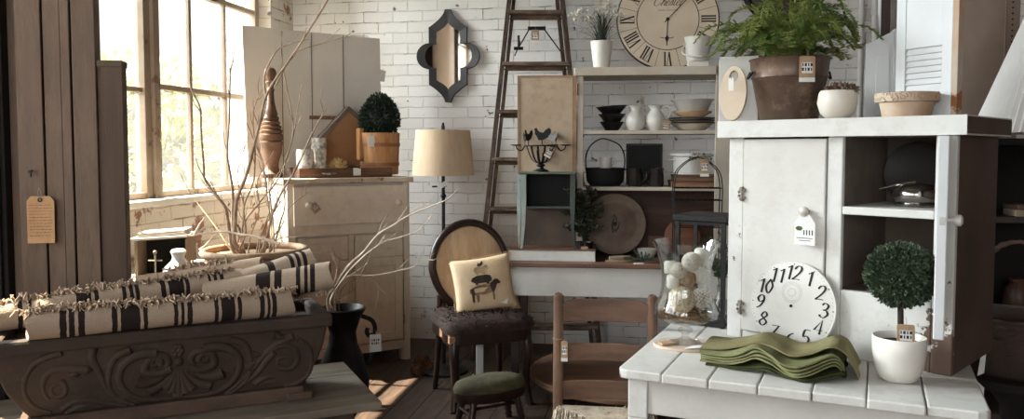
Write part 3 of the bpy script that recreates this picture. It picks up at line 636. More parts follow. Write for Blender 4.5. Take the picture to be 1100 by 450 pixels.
BR_ = [([(252, 262), (252, 246), (254, 216), (262, 195), (267, 180), (272, 160), (278, 136), (287, 100), (309, 67), (327, 40), (352, 0), (362, -25)], (3.5, 3.3), .011, .003, 'thickest tall branch of the basket, leaning right past the top of the photo', 9),
 ([(254, 266), (250, 240), (250, 206), (246, 180), (244, 164), (246, 130), (247, 90), (247, 73)], (3.55, 3.7), .008, .003, 'straight upright branch of the basket in front of the window bar', 5),
 ([(250, 268), (246, 246), (242, 224), (232, 210), (220, 192), (219, 180), (216, 140), (215, 116), (206, 97), (204, 84)], (3.5, 3.6), .008, .003, 'leftmost tall branch of the basket, against the window pane', 5),
 ([(282, 268), (286, 256), (290, 240), (294, 226), (304, 204), (320, 178), (332, 150), (350, 117)], (3.5, 3.45), .008, .0028, 'branch of the basket slanting right over the white drawer', 6),
 ([(284, 270), (288, 254), (290, 236), (287, 210), (284, 184), (278, 164), (265, 132)], (3.6, 3.75), .006, .0025, 'branch of the basket leaning left behind the turned wooden post', 4),
 ([(290, 270), (296, 258), (302, 236), (306, 220), (305, 180), (314, 150), (314, 125), (303, 66), (303, 34)], (3.6, 3.9), .006, .002, 'thin upright branch of the basket in front of the leaning white board', 4),
 ([(296, 92), (312, 62), (322, 54), (348, 46), (376, 39), (396, 39)], (3.45, 3.5), .004, .0014, 'thin arching side twig crossing the top of the white board', 2),
 ([(286, 108), (284, 82), (296, 56), (310, 48), (332, 42)], (3.5, 3.6), .0045, .0014, 'forked side twig over the knob of the turned post', 2),
 ([(254, 268), (262, 240), (280, 216), (300, 190), (314, 150), (319, 120), (324, 92)], (3.62, 3.9), .005, .0018, 'slim branch of the basket passing behind the glass jars', 5),
 ([(248, 268), (236, 250), (226, 236), (215, 222), (204, 206), (188, 178), (172, 150)], (3.6, 3.9), .004, .0014, 'slim branch of the basket leaning far left over the sill', 3),
 ([(258, 268), (264, 250), (262, 222), (272, 196), (274, 164), (272, 120), (282, 96)], (3.45, 3.4), .005, .002, 'knotty upright branch of the basket beside the thickest one', 5)]
for l, Yd, r0, r1, lab, tw in BR_:
    anchored = lab.find('side twig') < 0
    branch(l, Yd, r0, r1, kz+V(((l[0][0]-272)*.002, random.uniform(-.03, .03), 0)) if anchored else None, lab, grp=G2, twigs=tw)
rt_ = random.Random(3)
for k in range(9):
    x0 = rt_.uniform(248, 296); dx = rt_.uniform(-45, 45); yt = rt_.uniform(120, 215); Y0 = rt_.uniform(3.5, 3.6); 
    branch([(x0, 268), (x0+dx*.25+rt_.uniform(-6, 6), 268-(268-yt)*.4), (x0+dx*.6+rt_.uniform(-8, 8), 268-(268-yt)*.7), (x0+dx, yt)], (Y0, Y0+rt_.uniform(-.1, .2)), .0045, .0015, V((K.x+(x0-272)*.0035, K.y+rt_.uniform(-.05, .05), .6)), 'thin side stick in the tangle above the basket rim', grp='thin sticks in the willow basket', twigs=5)
branch([(149, 249), (163, 252), (186, 249), (205, 253), (215, 251), (241, 249), (258, 252), (274, 254), (300, 262)], (3.5, 3.42), .003, .007, None, 'level pale branch lying from the dark box to the branch bundle', m=TWIGP, twigs=3)
branch([(296, 266), (300, 256), (322, 254)], (3.45, 3.5), .004, .002, None, 'short level twig ending over the white drawer front', m=TWIGP, twigs=1)
branch([(214, 268), (222, 262), (230, 252), (235, 243)], (3.5, 3.5), .004, .0018, None, 'short pale twig curling up at the basket rim', m=TWIGP, twigs=2)
# ---- console under the window with small things
def RMp(x, y, z): return RM @ V((x, y, z))
cs = thing('white_console_table', 'white side table under the window, mostly behind the rugs', 'table', RMp(.04, -2.55, 0), WA)
b = nb(); box(b, 0, .42, 0, 1.25, .77, .8); ob('tabletop', b, WHITE, cs, bev=.004)
for x in (.02, .35):
    for y in (.03, 1.17):
        b = nb(); box(b, x, x+.05, y, y+.05, 0, .77, taper=.7); ob('leg', b, WHITE, cs, bev=.003)
b = nb(); box(b, .03, .39, .04, 1.21, .68, .77); ob('apron', b, WHITE, cs)
bx = thing('open_wooden_box', 'open dark-lined wooden box tipped on its side under the window', 'box', On(172, 296, .80), R(10))
bx.location = AtY(174, 290, 3.62); bx.location.z = .8
b = nb(); w, h, dd = .235, .19, .16
box(b, -w/2, w/2, dd-.01, dd, 0, h); box(b, -w/2, w/2, 0, dd, 0, .012); box(b, -w/2, -w/2+.014, 0, dd, .012, h); box(b, w/2-.014, w/2, 0, dd, .012, h); 
ob('box_shell', b, mat('box_grey_wood', (150, 134, 116), (120, 104, 88), 6, .7), bx, bev=.002)
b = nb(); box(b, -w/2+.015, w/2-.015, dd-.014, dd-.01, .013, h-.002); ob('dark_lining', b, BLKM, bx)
b = nb(); box(b, -w/2-.01, w/2+.01, -.01, dd+.01, h, h+.012, RY(R(-3))); ob('lid', b, WHITE, bx, bev=.003)
b = nb(); box(b, -w/2+.03, w/2, 0, dd-.01, h+.014, h+.034, RY(R(-4))); bk = ob('flat_board', b, GREIGE); bk.location = bx.location; bk.rotation_euler = bx.rotation_euler; tag(bk, 'thin pale board lying on top of the open wooden box', 'board')
vj = AtY(192, 290, 3.38); vj.z = .8
b = nb(); lathe(b, [(0, 0), (.04, 0), (.065, .03), (.072, .06), (.055, .1), (.03, .125), (.024, .14), (.032, .165), (.024, .175), (0, .172)], 24)
cj = thing('white_ceramic_jar', 'white ceramic jar with knob lid peeking over the rugs', 'jar', vj); ob('jar_body', b, POTW, cj, sm=True)
b = nb(); tube(b, smooth([(.055, 0, .12), (.085, 0, .115), (.085, 0, .07), (.068, 0, .05)]), .006, 7); ob('handle', b, POTW, cj, sm=True)
bc = thing('brass_cross_finial', 'small metal cross finial standing before the dark box', 'ornament', AtY(167, 290, 3.45), 0); bc.location.z = .8
b = nb(); tube(b, [(0, 0, 0), (0, 0, .15)], .004, 6); tube(b, [(-.03, 0, .115), (.03, 0, .115)], .004, 6); ball(b, (0, 0, .152), .009, 8); lathe(b, cap([(.025, 0), (.02, .012)]), 12); ob('cross', b, mat('tarnished_metal', (150, 140, 124), (110, 100, 88), 10, .5, metal=.6), bc, sm=True)
b = nb(); lathe(b, cap([(.05, 0), (.07, .02), (.075, .03)]), 20); s_ = ob('small_white_saucer', b, POTW, sm=True); s_.location = On(140, 262, .8); s_.location = RMp(.14, -2.33, .8); tag(s_, 'white dish on the window-side table beside the partition', 'dish')
# ---- chest of drawers / cupboard
DA = R(30.3); du = V((math.cos(DA), math.sin(DA), 0)); dv = V((-math.sin(DA), math.cos(DA), 0))
Do = V((-1.376, 4.833, 0)); DW = .806; DD = .5
ds = thing('cream_cupboard', 'cream painted cupboard with one wide drawer over paneled doors', 'cupboard', Do, DA)
b = nb(); box(b, 0, DW, .02, DD, .1, 1.19); box(b, 0, .05, .0, .02, .0, 1.19); box(b, DW-.045, DW, 0, .02, 0, 1.19); box(b, .05, DW-.045, 0, .02, .08, .14); box(b, .05, DW-.045, 0, .02, .86, .93); box(b, DW*.5-.02, DW*.5+.02, 0, .02, .14, .86)
for x, y in ((0, .45), (DW-.05, .45)): box(b, x, x+.05, y, y+.05, 0, .1)
box(b, -.001, .06, .02, .06, 0, .1); box(b, DW-.06, DW, .02, .06, 0, .1)
ob('carcass', b, CREAM, ds, bev=.004)
b = nb(); box(b, -.03, DW+.02, -.025, DD+.01, 1.19, 1.222); ob('top_board', b, mat('worn_cupboard_top', (196, 184, 170), (166, 144, 122), 5, .6, bump=.2, chip=(120, 94, 72), camt=.6, cscale=6), ds, bev=.006)
b = nb(); box(b, .035, DW-.02, -.022, .001, .93, 1.172); dr = ob('drawer', b, CREAM, ds, bev=.003)
for x in (.12, .71):
    b = nb(); lathe(b, [(.009, 0), (.009, .012), (.02, .018), (.021, .026), (.012, .033), (0, .034)], 16, T(x, -.022, 1.06) @ RX(PI/2)); ob('knob', b, CREAM, dr, sm=True)
k = price_tag(dr, T(.145, -.03, 1.065) @ RY(R(-38)), .05, .06, 'small kraft tag tilted on the left knob', white=False)
for x0, x1, hx in ((.06, DW*.5-.025, .3), (DW*.5+.025, DW-.055, .0)):
    b = nb(); z0, z1 = .15, .85
    for za, zb in ((z0, .7), (.705, z1)):
        box(b, x0, x0+.055, -.012, .001, za, zb); box(b, x1-.055, x1, -.012, .001, za, zb); box(b, x0+.055, x1-.055, -.012, .001, za, za+.055); box(b, x0+.055, x1-.055, -.012, .001, zb-.055 if zb < .8 else zb-.03, zb)
    box(b, x0+.05, x1-.05, -.004, .0, z0+.05, z1-.03); dd_ = ob('door', b, CREAM, ds, bev=.002)
    for z in (.25, .62):
        b = nb(); xx = x1+.006 if hx == 0 else x0-.006; tube(b, [(xx, -.012, z), (xx, -.012, z+.06)], .005, 8); ob('hinge', b, mat('painted_hinge', (150, 132, 114), (110, 92, 76), 8, .6), dd_, sm=True)
def onD(px, z=1.222, v=None, Y=None):
    if v is not None:
        p0 = Do+dv*v; q = (px-550)/850; s = (q*p0.y-p0.x)/(du.x-q*du.y); r = p0+du*s; r.z = z; return r
# turned post
tp = thing('turned_wooden_post', 'turned brown wooden post standing left on the cream cupboard', 'post', onD(292, v=.3), 0)
b = nb(); k = 1/.96
lathe(b, [(0, 0), (.075, 0), (.077, .025), (.05, .045), (.042, .07), (.044, .1), (.058, .14), (.068, .18), (.07, .21), (.076, .216), (.076, .23), (.066, .236), (.074, .245), (.072, .262), (.074, .276), (.064, .282), (.07, .292), (.07, .304), (.058, .31), (.064, .32), (.064, .33), (.05, .336), (.057, .346), (.057, .356), (.044, .364), (.05, .374), (.05, .384), (.04, .396), (.042, .41), (.033, .44), (.025, .48), (.021, .52), (.02, .55), (.026, .56), (.018, .572), (.021, .59), (.03, .602), (.03, .612), (.018, .62), (.024, .634), (.034, .65), (.037, .668), (.033, .688), (.022, .7), (0, .704)], 28)
ob('turned_shaft', b, mat('turned_brown_wood', (124, 92, 70), (84, 60, 46), 9, .45, bump=.15), tp, sm=True)
# leaning board
lb_ = thing('leaning_white_board', 'large greige plank door leaning behind the cupboard items', 'door panel', onD(267, v=.46), DA)
b = nb(); p0 = onD(268, v=.46); p1 = onD(411, v=.46); wB = (p1-p0).length; hB = .985
for a, z in ((0, .245), (.25, .46), (.465, .7), (.705, 1)):
    n_ = 6; za = 1; prism(b, [(a*wB-(.0 if a else .0), 0), (z*wB+.003, 0), (z*wB+.003, hB-.0-z*.02), (a*wB-(.02 if a == 0 else 0), hB-a*.02)], -.03, 0, T(0, .0, 0) @ RX(R(90-1.5)))
ob('plank_panel', b, GREIGE, lb_, bev=.0)
b = nb()
for a in (.2475, .4625, .7025): box(b, a*wB-.003, a*wB+.002, -.0015, -.0005, .0, hB-.02)
ob('dark_groove', b, mat('groove_shadow_dirt', (92, 78, 68), None, 8, .9), lb_)
b = nb(); box(b, .44*wB, .72*wB, -.006, -.001, .385, .41); ob('bare_patch', b, mat('rough_bare_wood', (140, 112, 88), (110, 84, 64), 20, .9, bump=.5), lb_)
price_tag(lb_, T(wB+.01, -.012, .74) @ RY(R(10)), .045, .08, 'crumpled clear tag hanging at the right edge', kraft=False, logo=False)
# tray and its things
ty = thing('wooden_tray', 'long shallow brown wooden tray on the cream cupboard', 'tray', onD(373, v=.07), DA)
tw = .62; b = nb(); box(b, -tw/2, tw/2, 0, .3, 0, .01); 
for a in ((-tw/2, tw/2, 0, .012), (-tw/2, tw/2, .288, .3), (-tw/2, -tw/2+.012, .012, .288), (tw/2-.012, tw/2, .012, .288)): box(b, a[0], a[1], a[2], a[3], .01, .062)
ob('tray_body', b, WOODX, ty, bev=.003)
b = nb(); tube(b, smooth([(-.02, -.004, .055), (.0, -.03, .066), (.06, -.03, .066), (.09, -.004, .055)]), .004, 6); ob('handle', b, BLK, ty, sm=True)
b = nb(); box(b, -.0, .001, 0, .001, 0, .001); b.free()
price_tag(ty, T(.06, -.016, .068), .05, .055, 'white paper tag on the tray front', kraft=False, logo=False)
hz = 1.222+.012
hp = thing('house_shaped_board', 'brown house-shaped wooden cutout with grey roof on the tray', 'decoration', onD(369, z=1.223, v=.37), DA)
def fx(px, v): return (inv(hp) @ onD(px, z=0, v=v)).x
x0, xa, x1 = fx(350, .37), fx(375, .37), fx(388, .37)
b = nb(); prism(b, [(x0-.03, 0), (x1+.08, 0), (x1+.08, .30), (xa, .44), (x0-.03, .225)], -.05, 0, T(0, 0, 0) @ RX(PI/2)); ob('house_front', b, mat('house_tan_wood', (176, 136, 100), (150, 110, 78), 4, .7, bump=.1), hp)
b = nb(); prism(b, [(x0-.11, .185), (xa, .475), (xa+.16, .345), (xa+.145, .325), (xa, .44), (x0-.095, .16)], -.07, .01, RX(PI/2)); ob('roof', b, mat('grey_brown_roof_board', (136, 122, 112), (110, 96, 86), 5, .7), hp)
GJ = mat('mercury_glass', (214, 212, 206), (150, 144, 136), 30, .3, metal=.15, bump=.5, lo=.45, hi=.6)
def jar(px, v, r, h, label):
    j = thing('glass_candle_jar', label, 'jar', onD(px, z=hz, v=v), 0, 'mottled glass jars on the tray')
    b = nb(); lathe(b, [(0, 0), (r, 0), (r, h*.86), (r*.9, h*.94), (r*.95, h), (r*.85, h), (r*.8, h*.92), (0, h*.9)], 24); ob('jar_body', b, GJ, j, sm=True)
    b = nb(); lathe(b, cap([(r*.7, h*.9), (r*.7, h*.97)]), 16); ob('candle', b, POTW, j, sm=True); return j
jar(328, .145, .056, .17, 'shorter mottled silver-white glass jar at the left of the tray'); jar(343, .225, .05, .245, 'taller mottled silver-white glass jar behind the shorter one')
rf = thing('raffia_ball', 'pale yellow shaggy raffia ball on the front of the tray', 'decoration', onD(363, z=hz, v=.16), 0)
b = nb()
for _ in range(150):
    d = V((random.gauss(0, 1), random.gauss(0, 1), random.gauss(0, .8))).normalized(); p = V((0, 0, .055))+d*.035; s = d.cross(V((random.random(), random.random(), random.random()))).normalized()
    tube(b, [p, p+s*.02+d*.006, p+s*.03+d*.022], .0018, 4)
ball(b, (0, 0, .052), .04, 12); ob('raffia_strands', b, mat('yellow_raffia', (226, 200, 146), (206, 176, 118), 30, .9), rf)
b = nb(); lathe(b, [(0, .0), (.03, 0), (.065, .012), (.07, .02), (.06, .018), (0, .006)], 20); ws = ob('small_pewter_dish', b, GJ, sm=True); ws.location = onD(351, z=hz, v=.12); tag(ws, 'small shiny dish between jars and raffia ball', 'dish')
# staved bucket with boxwood
bk_ = thing('staved_wooden_bucket', 'golden wooden staved bucket holding a clipped dark shrub', 'bucket', onD(408, z=hz, v=.225), DA)
rB, hB2 = .138, .28
b = nb(); lathe(b, cap([(rB*.9, 0), (rB, hB2), (rB*.92, hB2), (rB*.9, hB2-.03)]), 26); ob('staves', b, GOLDW, bk_)
for z in (.07, .2):
    b = nb(); rr = rB*(.9+.1*z/hB2)+.002; lathe(b, [(rr-.004, z-.012), (rr+.002, z-.012), (rr+.002, z+.012), (rr-.004, z+.012)], 30); ob('hoop', b, mat('copper_hoop', (150, 104, 70), (120, 80, 54), 8, .5, metal=.3), bk_, sm=True)
b = nb(); box(b, -rB*.96-.02, -rB*.96+.012, -.03, .03, .1, hB2+.03); ob('ear', b, GOLDW, bk_, bev=.003)
price_tag(bk_, T(-rB*.72, -rB*.8, hB2-.02), .05, .075, 'white paper tag hanging on the rim', kraft=False, logo=False)
BOX = mat('boxwood_leaves', (46, 58, 44), (28, 38, 30), 14, .6); BOX2 = mat('topiary_leaves', (70, 84, 58), (38, 50, 36), 18, .6)
def foliage(bm, c, r, n, lw, ll, sz=1, cone=0):
    for _ in range(n):
        d = V((random.gauss(0, 1), random.gauss(0, 1), random.gauss(0, 1))).normalized(); q = random.uniform(.72, 1.03)
        p = V((d.x*r*q, d.y*r*q, d.z*r*q*sz))
        if cone: f_ = 1-cone*max(-1, p.z/(r*sz)); p.x *= f_; p.y *= f_
        leaf(bm, V(c)+p, d+V((random.uniform(-.7, .7), random.uniform(-.7, .7), random.uniform(-.3, .8))), lw, ll)
b = nb(); foliage(b, (0, 0, hB2+.115), .125, 3400, .007, .024, 1.15, .22); ball(b, (0, 0, hB2+.1), .095, 12, 1.15); ob('shrub_foliage', b, BOX, bk_, norm=False)
b = nb(); lathe(b, cap([(rB*.88, hB2-.025), (rB*.88, hB2-.015)]), 20); ob('soil', b, SOIL, bk_)
# ---- quatrefoil mirror on the back wall
nW = V((math.sin(R(10)), math.cos(R(10)), 0)); wx = V((math.cos(R(10)), -math.sin(R(10)), 0))
MC = Hit(481, 60, CO-nW*.03, nW)
mr = thing('quatrefoil_mirror', 'black framed quatrefoil mirror hanging on the white brick wall', 'mirror', MC, WA)
def px2m(px, py): p = inv(mr) @ Hit(px, py, CO-nW*.03, nW); return p.x, p.z
def quat(ws, wl, hs, hp, rr, tip):
    """outline: straight sides with side lobes, pointed top and bottom"""
    pts = []
    def arc(cx, cz, r, a0, a1, n=9): return [(cx+r*math.cos(R(a0+(a1-a0)*i/n)), cz+r*math.sin(R(a0+(a1-a0)*i/n))) for i in range(n+1)]
    lobe = arc(ws-.0, 0, rr, -90, 90, 12)
    curve = [(ws, hs)]+[(ws-(ws-tip)*(1-math.cos(PI/2*t)) if False else tip+(ws-tip)*((1-t)**1.7), hs+(hp-hs)*t) for t in [i/8 for i in range(1, 9)]]
    right = lobe+curve; up = right+[(-x, z) for x, z in right[::-1]]
    lower = [(x, -z) for x, z in curve]+[(-x, -z) for x, z in curve[::-1]]
    pts = lobe+curve+[(-x, z) for x, z in curve[::-1]]+[(-x, z) for x, z in lobe[::-1]]+[(-x, -z) for x, z in curve]+[(x, -z) for x, z in curve[::-1]]
    return pts
kx = px2m(511, 60)[0]; kz_ = px2m(481, 10)[1]
O_ = quat(kx*.68, 0, kz_*.62, kz_*1.0, kx*.45, kx*.1); I_ = quat(kx*.43, 0, kz_*.52, kz_*.74, kx*.42, kx*.004)
b = nb(); n = len(O_); vo = []
for y in (0.03, -.005, -.012):
    for P, sel in ((O_, 0), (I_, 1)):
        vo.append([b.verts.new((x, (y if sel == 0 or y > 0 else y+.012), z)) for x, z in P])
def strip(a, c):
    for k in range(n): b.faces.new((a[k], a[(k+1) % n], c[(k+1) % n], c[k]))
strip(vo[0], vo[2]); strip(vo[2], vo[3]); strip(vo[3], vo[1]); strip(vo[1], vo[0])
for k in (4, 5):
    for v in vo[k]: b.verts.remove(v)
ob('frame', b, mat('charcoal_frame', (52, 49, 48), (38, 36, 36), 6, .55), mr)
b = nb(); prism(b, [(x*1.02, z*1.01) for x, z in I_], -.018, -.012, RX(PI/2)); ob('mirror_glass', b, mat('mirror_silver', (235, 235, 235), None, 5, .03, metal=1), mr)
# ---- floor lamp
LP = AtY(476, 161, 4.95); LP.z = 0
fl = thing('floor_lamp', 'black floor lamp with tan drum shade beside the cupboard', 'lamp', LP, 0)
b = nb(); tube(b, [(0, 0, .02), (0, 0, 1.55)], .011, 10); lathe(b, [(.011, 1.1), (.02, 1.11), (.011, 1.13)], 12); lathe(b, cap([(.008, 1.52), (.012, 1.54), (.006, 1.57)]), 10); ob('pole', b, BLK, fl, sm=True)
b = nb(); lathe(b, cap([(.15, 0), (.15, .012), (.05, .03), (.015, .05)]), 28); ob('base', b, BLK, fl, sm=True)
rs, rt = 33.5/850*4.95, 29/850*4.95; z0, z1 = 1.4-(188-161)/850*4.95, 1.4+(161-140)/850*4.95
b = nb(); lathe(b, [(rs, z0), (rt, z1), (rt-.003, z1), (rs-.003, z0)], 44); b2 = ob('lamp_shade', b, mat('tan_linen_shade', (198, 174, 146), (188, 164, 136), 40, .9, bump=.2, stretch=(1, 1, .2)), fl, sm=True)
b = nb(); tube(b, [(-rt, 0, z1-.012), (rt, 0, z1-.012)], .003, 5); tube(b, [(0, -rt, z1-.012), (0, rt, z1-.012)], .003, 5); tube(b, [(-.07, 0, 1.17), (.02, 0, 1.175)], .006, 6); ob('harp', b, BLK, fl)
price_tag(fl, T(.03, -.02, 1.2) @ RY(R(60)), .03, .07, 'white tag hanging below the shade', kraft=False, logo=False)
# ---- oval-backed chair
CA = R(20); co = V((-.327, 4.15, 0)); cu = V((math.cos(CA), math.sin(CA), 0)); cv = V((-math.sin(CA), math.cos(CA), 0))
oc = thing('oval_back_chair', 'dark carved chair with cream oval back and dark fur seat', 'chair', co, CA)
CW = .46
b = nb()  # seat rail
sh = [(0, .0), (CW*.5, -.03), (CW, 0), (CW+.0, .2), (CW-.03, .42), (.03, .42), (0, .2)]
prism(b, [(p.x, p.y) for p in smooth([V((x, y, 0)) for x, y in sh], 4, True)], .36, .42); ob('seat_rail', b, DWOOD, oc, bev=.006)
b = nb(); shp = smooth([V((x, y, 0)) for x, y in sh], 5, True); cc = V((CW/2, .2, 0)); rg = []
for f_, z in ((1.03, .42), (1.05, .445), (1.0, .475), (.85, .495), (.5, .505), (.2, .507)): rg.append([b.verts.new((cc.x+(p.x-cc.x)*f_, cc.y+(p.y-cc.y)*f_, z+random.uniform(-.004, .004))) for p in shp])
for a, c in zip(rg, rg[1:]):
    for k in range(len(shp)): b.faces.new((a[k], a[(k+1) % len(shp)], c[(k+1) % len(shp)], c[k]))
b.faces.new(rg[-1])
ob('seat', b, mat('dark_brown_fur', (62, 44, 35), (34, 24, 20), 26, .95, bump=1, bscale=120), oc, sm=True)
b = nb()
for _ in range(1500):
    a = random.choice(shp); f_ = random.uniform(.05, 1.03); z = .505-.05*max(0, f_-.8)*4
    leaf(b, V((cc.x+(a.x-cc.x)*f_, cc.y+(a.y-cc.y)*f_, z)), V((random.uniform(-1, 1), random.uniform(-1, 1), random.uniform(.1, .8))), .003, .022)
ob('fur', b, mat('dark_brown_fur_hair', (66, 48, 38), (36, 26, 22), 26, .95), oc, norm=False)
b = nb(); box(b, -.008, .002, .0, .2, .37, .42); box(b, -.008, .06, -.012, .002, .37, .41); ob('frayed_edge', b, mat('frayed_tan_edge', (190, 146, 108), (140, 100, 72), 40, .9, bump=.8), oc, bev=.004)
def leg(pts, r, par=oc, nm='leg', m=DWOOD): 
    b = nb(); tube(b, smooth(pts), r, 10); return ob(nm, b, m, par, sm=True)
leg([(.03, .02, .4), (.02, .0, .3), (.03, .01, .15), (.015, -.01, .02), (.005, -.025, 0)], (.03, .016)); leg([(CW-.03, .02, .4), (CW-.02, 0, .3), (CW-.03, .01, .15), (CW-.015, -.01, .02), (CW-.005, -.025, 0)], (.03, .016))
leg([(.05, .4, .4), (.04, .42, .2), (.03, .45, 0)], (.022, .015)); leg([(CW-.05, .4, .4), (CW-.04, .42, .2), (CW-.03, .45, 0)], (.022, .015))
# oval back, tilted slightly
bc_ = V((CW*.5, .40, .72)); ra, rbk = .225, .255; TL = T(*bc_) @ RX(R(-7))
b = nb(); op = [TL @ V((ra*math.cos(t)*(1-.12*(math.sin(t) < 0)*abs(math.sin(t))), 0, rbk*math.sin(t))) for t in [2*PI*k/40 for k in range(40)]]
tube(b, op, .023, 8, closed=True); ob('back_frame', b, DWOOD, oc, sm=True)
b = nb(); n_ = 40; prev = None
for f_, y in ((.95, .0), (.9, -.02), (.6, -.03), (.2, -.033)):
    ring = [b.verts.new(TL @ V((ra*math.cos(2*PI*k/n_)*f_*(1-.12*(math.sin(2*PI*k/n_) < 0)*abs(math.sin(2*PI*k/n_))), y+random.uniform(-.002, .002), rbk*f_*math.sin(2*PI*k/n_)))) for k in range(n_)]
    if prev:
        for k in range(n_): b.faces.new((prev[k], prev[(k+1) % n_], ring[(k+1) % n_], ring[k]))
    else: first = ring
    prev = ring
b.faces.new(prev); ring = [b.verts.new(v.co+V((0, .02, 0))) for v in first]
for k in range(n_): b.faces.new((first[k], first[(k+1) % n_], ring[(k+1) % n_], ring[k]))
b.faces.new(ring); ob('backrest', b, mat('torn_cream_upholstery', (206, 178, 146), (184, 152, 120), 7, .9, bump=.5, chip=(232, 216, 196), camt=.66, cscale=14, stretch=(3, 1, .6)), oc, sm=True)
for s in (0, 1):
    x = .05 if s == 0 else CW-.05; b = nb(); tube(b, [(x, .4, .4), (x-.0, .402, .5), (x+(.02 if s == 0 else -.02)*0, .4, .56)], .018, 8); ob('back_post', b, DWOOD, oc, sm=True)
# pillow
plc = AtY(519, 305, 4.40)
pl = thing('farm_animal_cushion', 'cream cushion printed with stacked farm animals on the oval-back chair', 'cushion', plc, CA-R(10))
PM = RX(R(-14)) @ RY(R(-7)); hw, hh = .175, .155
b = nb(); G = 22
def pil(u, v, s):
    e = max(0, (1-abs(u)**3.2))*max(0, (1-abs(v)**3.2)); k = 1-.07*(1-abs(u)**2)*(abs(v)**6)-.0; k2 = 1-.07*(1-abs(v)**2)*(abs(u)**6)
    return PM @ V((u*hw*k2, s*.055*e**.45, v*hh*k))
for s in (-1, 1):
    g_ = [[b.verts.new(pil(-1+2*i/G, -1+2*j/G, s)) for j in range(G+1)] for i in range(G+1)]
    for i in range(G):
        for j in range(G): b.faces.new((g_[i][j], g_[i+1][j], g_[i+1][j+1], g_[i][j+1]))
bmesh.ops.remove_doubles(b, verts=b.verts, dist=.0008)
ob('cushion_cover', b, mat('cream_burlap', (216, 192, 158), (198, 168, 132), 8, .95, bump=.4, bscale=200), pl, sm=True)
b = nb()
for k in range(120):
    t = k/120*4; sd_, u = int(t), (t-int(t))*2-1; q = [(u, 1), (1, -u), (-u, -1), (-1, u)][sd_]
    p = pil(q[0], q[1], -1); tube(b, [p, p+PM @ V((q[0]*.012+random.uniform(-.004, .004), 0, q[1]*.012))], .0022, 4)
ob('fringe_trim', b, mat('cushion_fringe', (190, 160, 124), (160, 128, 96), 30, .95), pl)
def decal(name, poly, m, off=.0015):
    """silhouette laid on the curved cushion face, u,v in -1..1"""
    from mathutils.geometry import tessellate_polygon
    b = nb(); vs = []
    dense = []
    for i in range(len(poly)): a, c = V(poly[i]), V(poly[(i+1) % len(poly)]); dense += [a, a.lerp(c, .5)]
    tri = tessellate_polygon([[V((p.x, p.y, 0)) for p in dense]])
    for p in dense: q = pil(p.x, p.y, -1); vs.append(b.verts.new(q+PM @ V((0, -off, 0))))
    for t in tri:
        try: b.faces.new([vs[i] for i in t])
        except ValueError: pass
    bmesh.ops.subdivide_edges(b, edges=b.edges, cuts=1)
    ob(name, b, m, pl, norm=False)
pr1 = mat('print_dark_brown', (62, 50, 42), (44, 36, 32), 20, .9); pr2 = mat('print_mid_brown', (140, 112, 86), (96, 74, 58), 14, .9); pr3 = mat('print_pale_brown', (176, 148, 118), (130, 104, 80), 16, .9)
cow = [(-.42, -.12), (-.2, -.04), (.1, -.04), (.25, .02), (.34, .1), (.42, .1), (.48, .02), (.52, -.04), (.5, -.08), (.4, -.08), (.34, -.22), (.28, -.34), (.27, -.62), (.21, -.62), (.2, -.36), (-.08, -.4), (-.2, -.36), (-.24, -.64), (-.3, -.64), (-.31, -.4), (-.36, -.36), (-.38, -.64), (-.44, -.64), (-.44, -.3), (-.5, -.3), (-.5, -.16)]
decal('printed_cow', cow, pr2)
decal('printed_cow_head', [(.16, -.06), (.26, .04), (.34, .1), (.42, .1), (.5, .0), (.52, -.05), (.4, -.08), (.34, -.22), (.26, -.36), (.2, -.3)], pr1, .0025)
decal('printed_cow_patch', [(-.46, -.16), (-.36, -.1), (-.34, -.3), (-.4, -.6), (-.45, -.6)], pr1, .0025)
decal('printed_pig', [(-.42, .14), (-.36, .24), (-.2, .3), (.1, .3), (.22, .26), (.26, .14), (.24, .06), (.16, .02), (.14, -.03), (.08, -.03), (.06, .02), (-.2, .02), (-.22, -.03), (-.28, -.03), (-.28, .03), (-.36, .08)], pr1)
decal('printed_sheep', [(-.24, .38), (-.28, .5), (-.24, .6), (-.1, .62), (.04, .6), (.1, .66), (.18, .64), (.16, .56), (.1, .52), (.08, .4), (.06, .32), (.02, .32), (.0, .38), (-.14, .38), (-.16, .32), (-.2, .32)], pr3)
decal('printed_rooster', [(-.16, .66), (-.12, .72), (-.14, .8), (-.08, .74), (-.02, .76), (.02, .84), (.06, .8), (.04, .7), (-.02, .64), (-.08, .62)], pr1)
price_tag(pl, PM @ T(.1, -.04, -.09) @ RY(R(20)), .045, .035, 'white care tag at the lower corner', kraft=False, logo=False)
# ---- footstool
fs = thing('oval_footstool', 'small olive velvet footstool on turned dark legs', 'footstool', On(527, 450, 0), R(28))
fs.location = (AtY(526, 161, 3.95).x, 3.95, 0)
def stool_top(px, py): return None
FZ = .18
b = nb(); lathe(b, cap([(.95, FZ-.03), (1, FZ), (1, FZ+.02)]), 30, None, .2, .105); ob('seat_frame', b, DWOOD, fs, sm=True)
b = nb(); lathe(b, [(0, FZ+.02), (1, FZ+.02), (1.01, FZ+.035), (.94, FZ+.06), (.7, FZ+.075), (0, FZ+.082)], 34, None, .198, .103); ob('cushion', b, mat('olive_velvet', (78, 72, 46), (54, 50, 33), 12, .9), fs, sm=True)
for x, y in ((-.12, -.06), (.12, -.06), (-.12, .06), (.12, .06)):
    b = nb(); d = V((x*.25, y*.35, 0)); P = [V((x, y, FZ-.02))+d*t+V((0, 0, -(FZ-.02)*t)) for t in [i/12 for i in range(13)]]
    tube(b, P, [.014+.007*abs(math.sin(i*1.4)) for i in range(13)], 8); ob('leg', b, DWOOD, fs, sm=True)
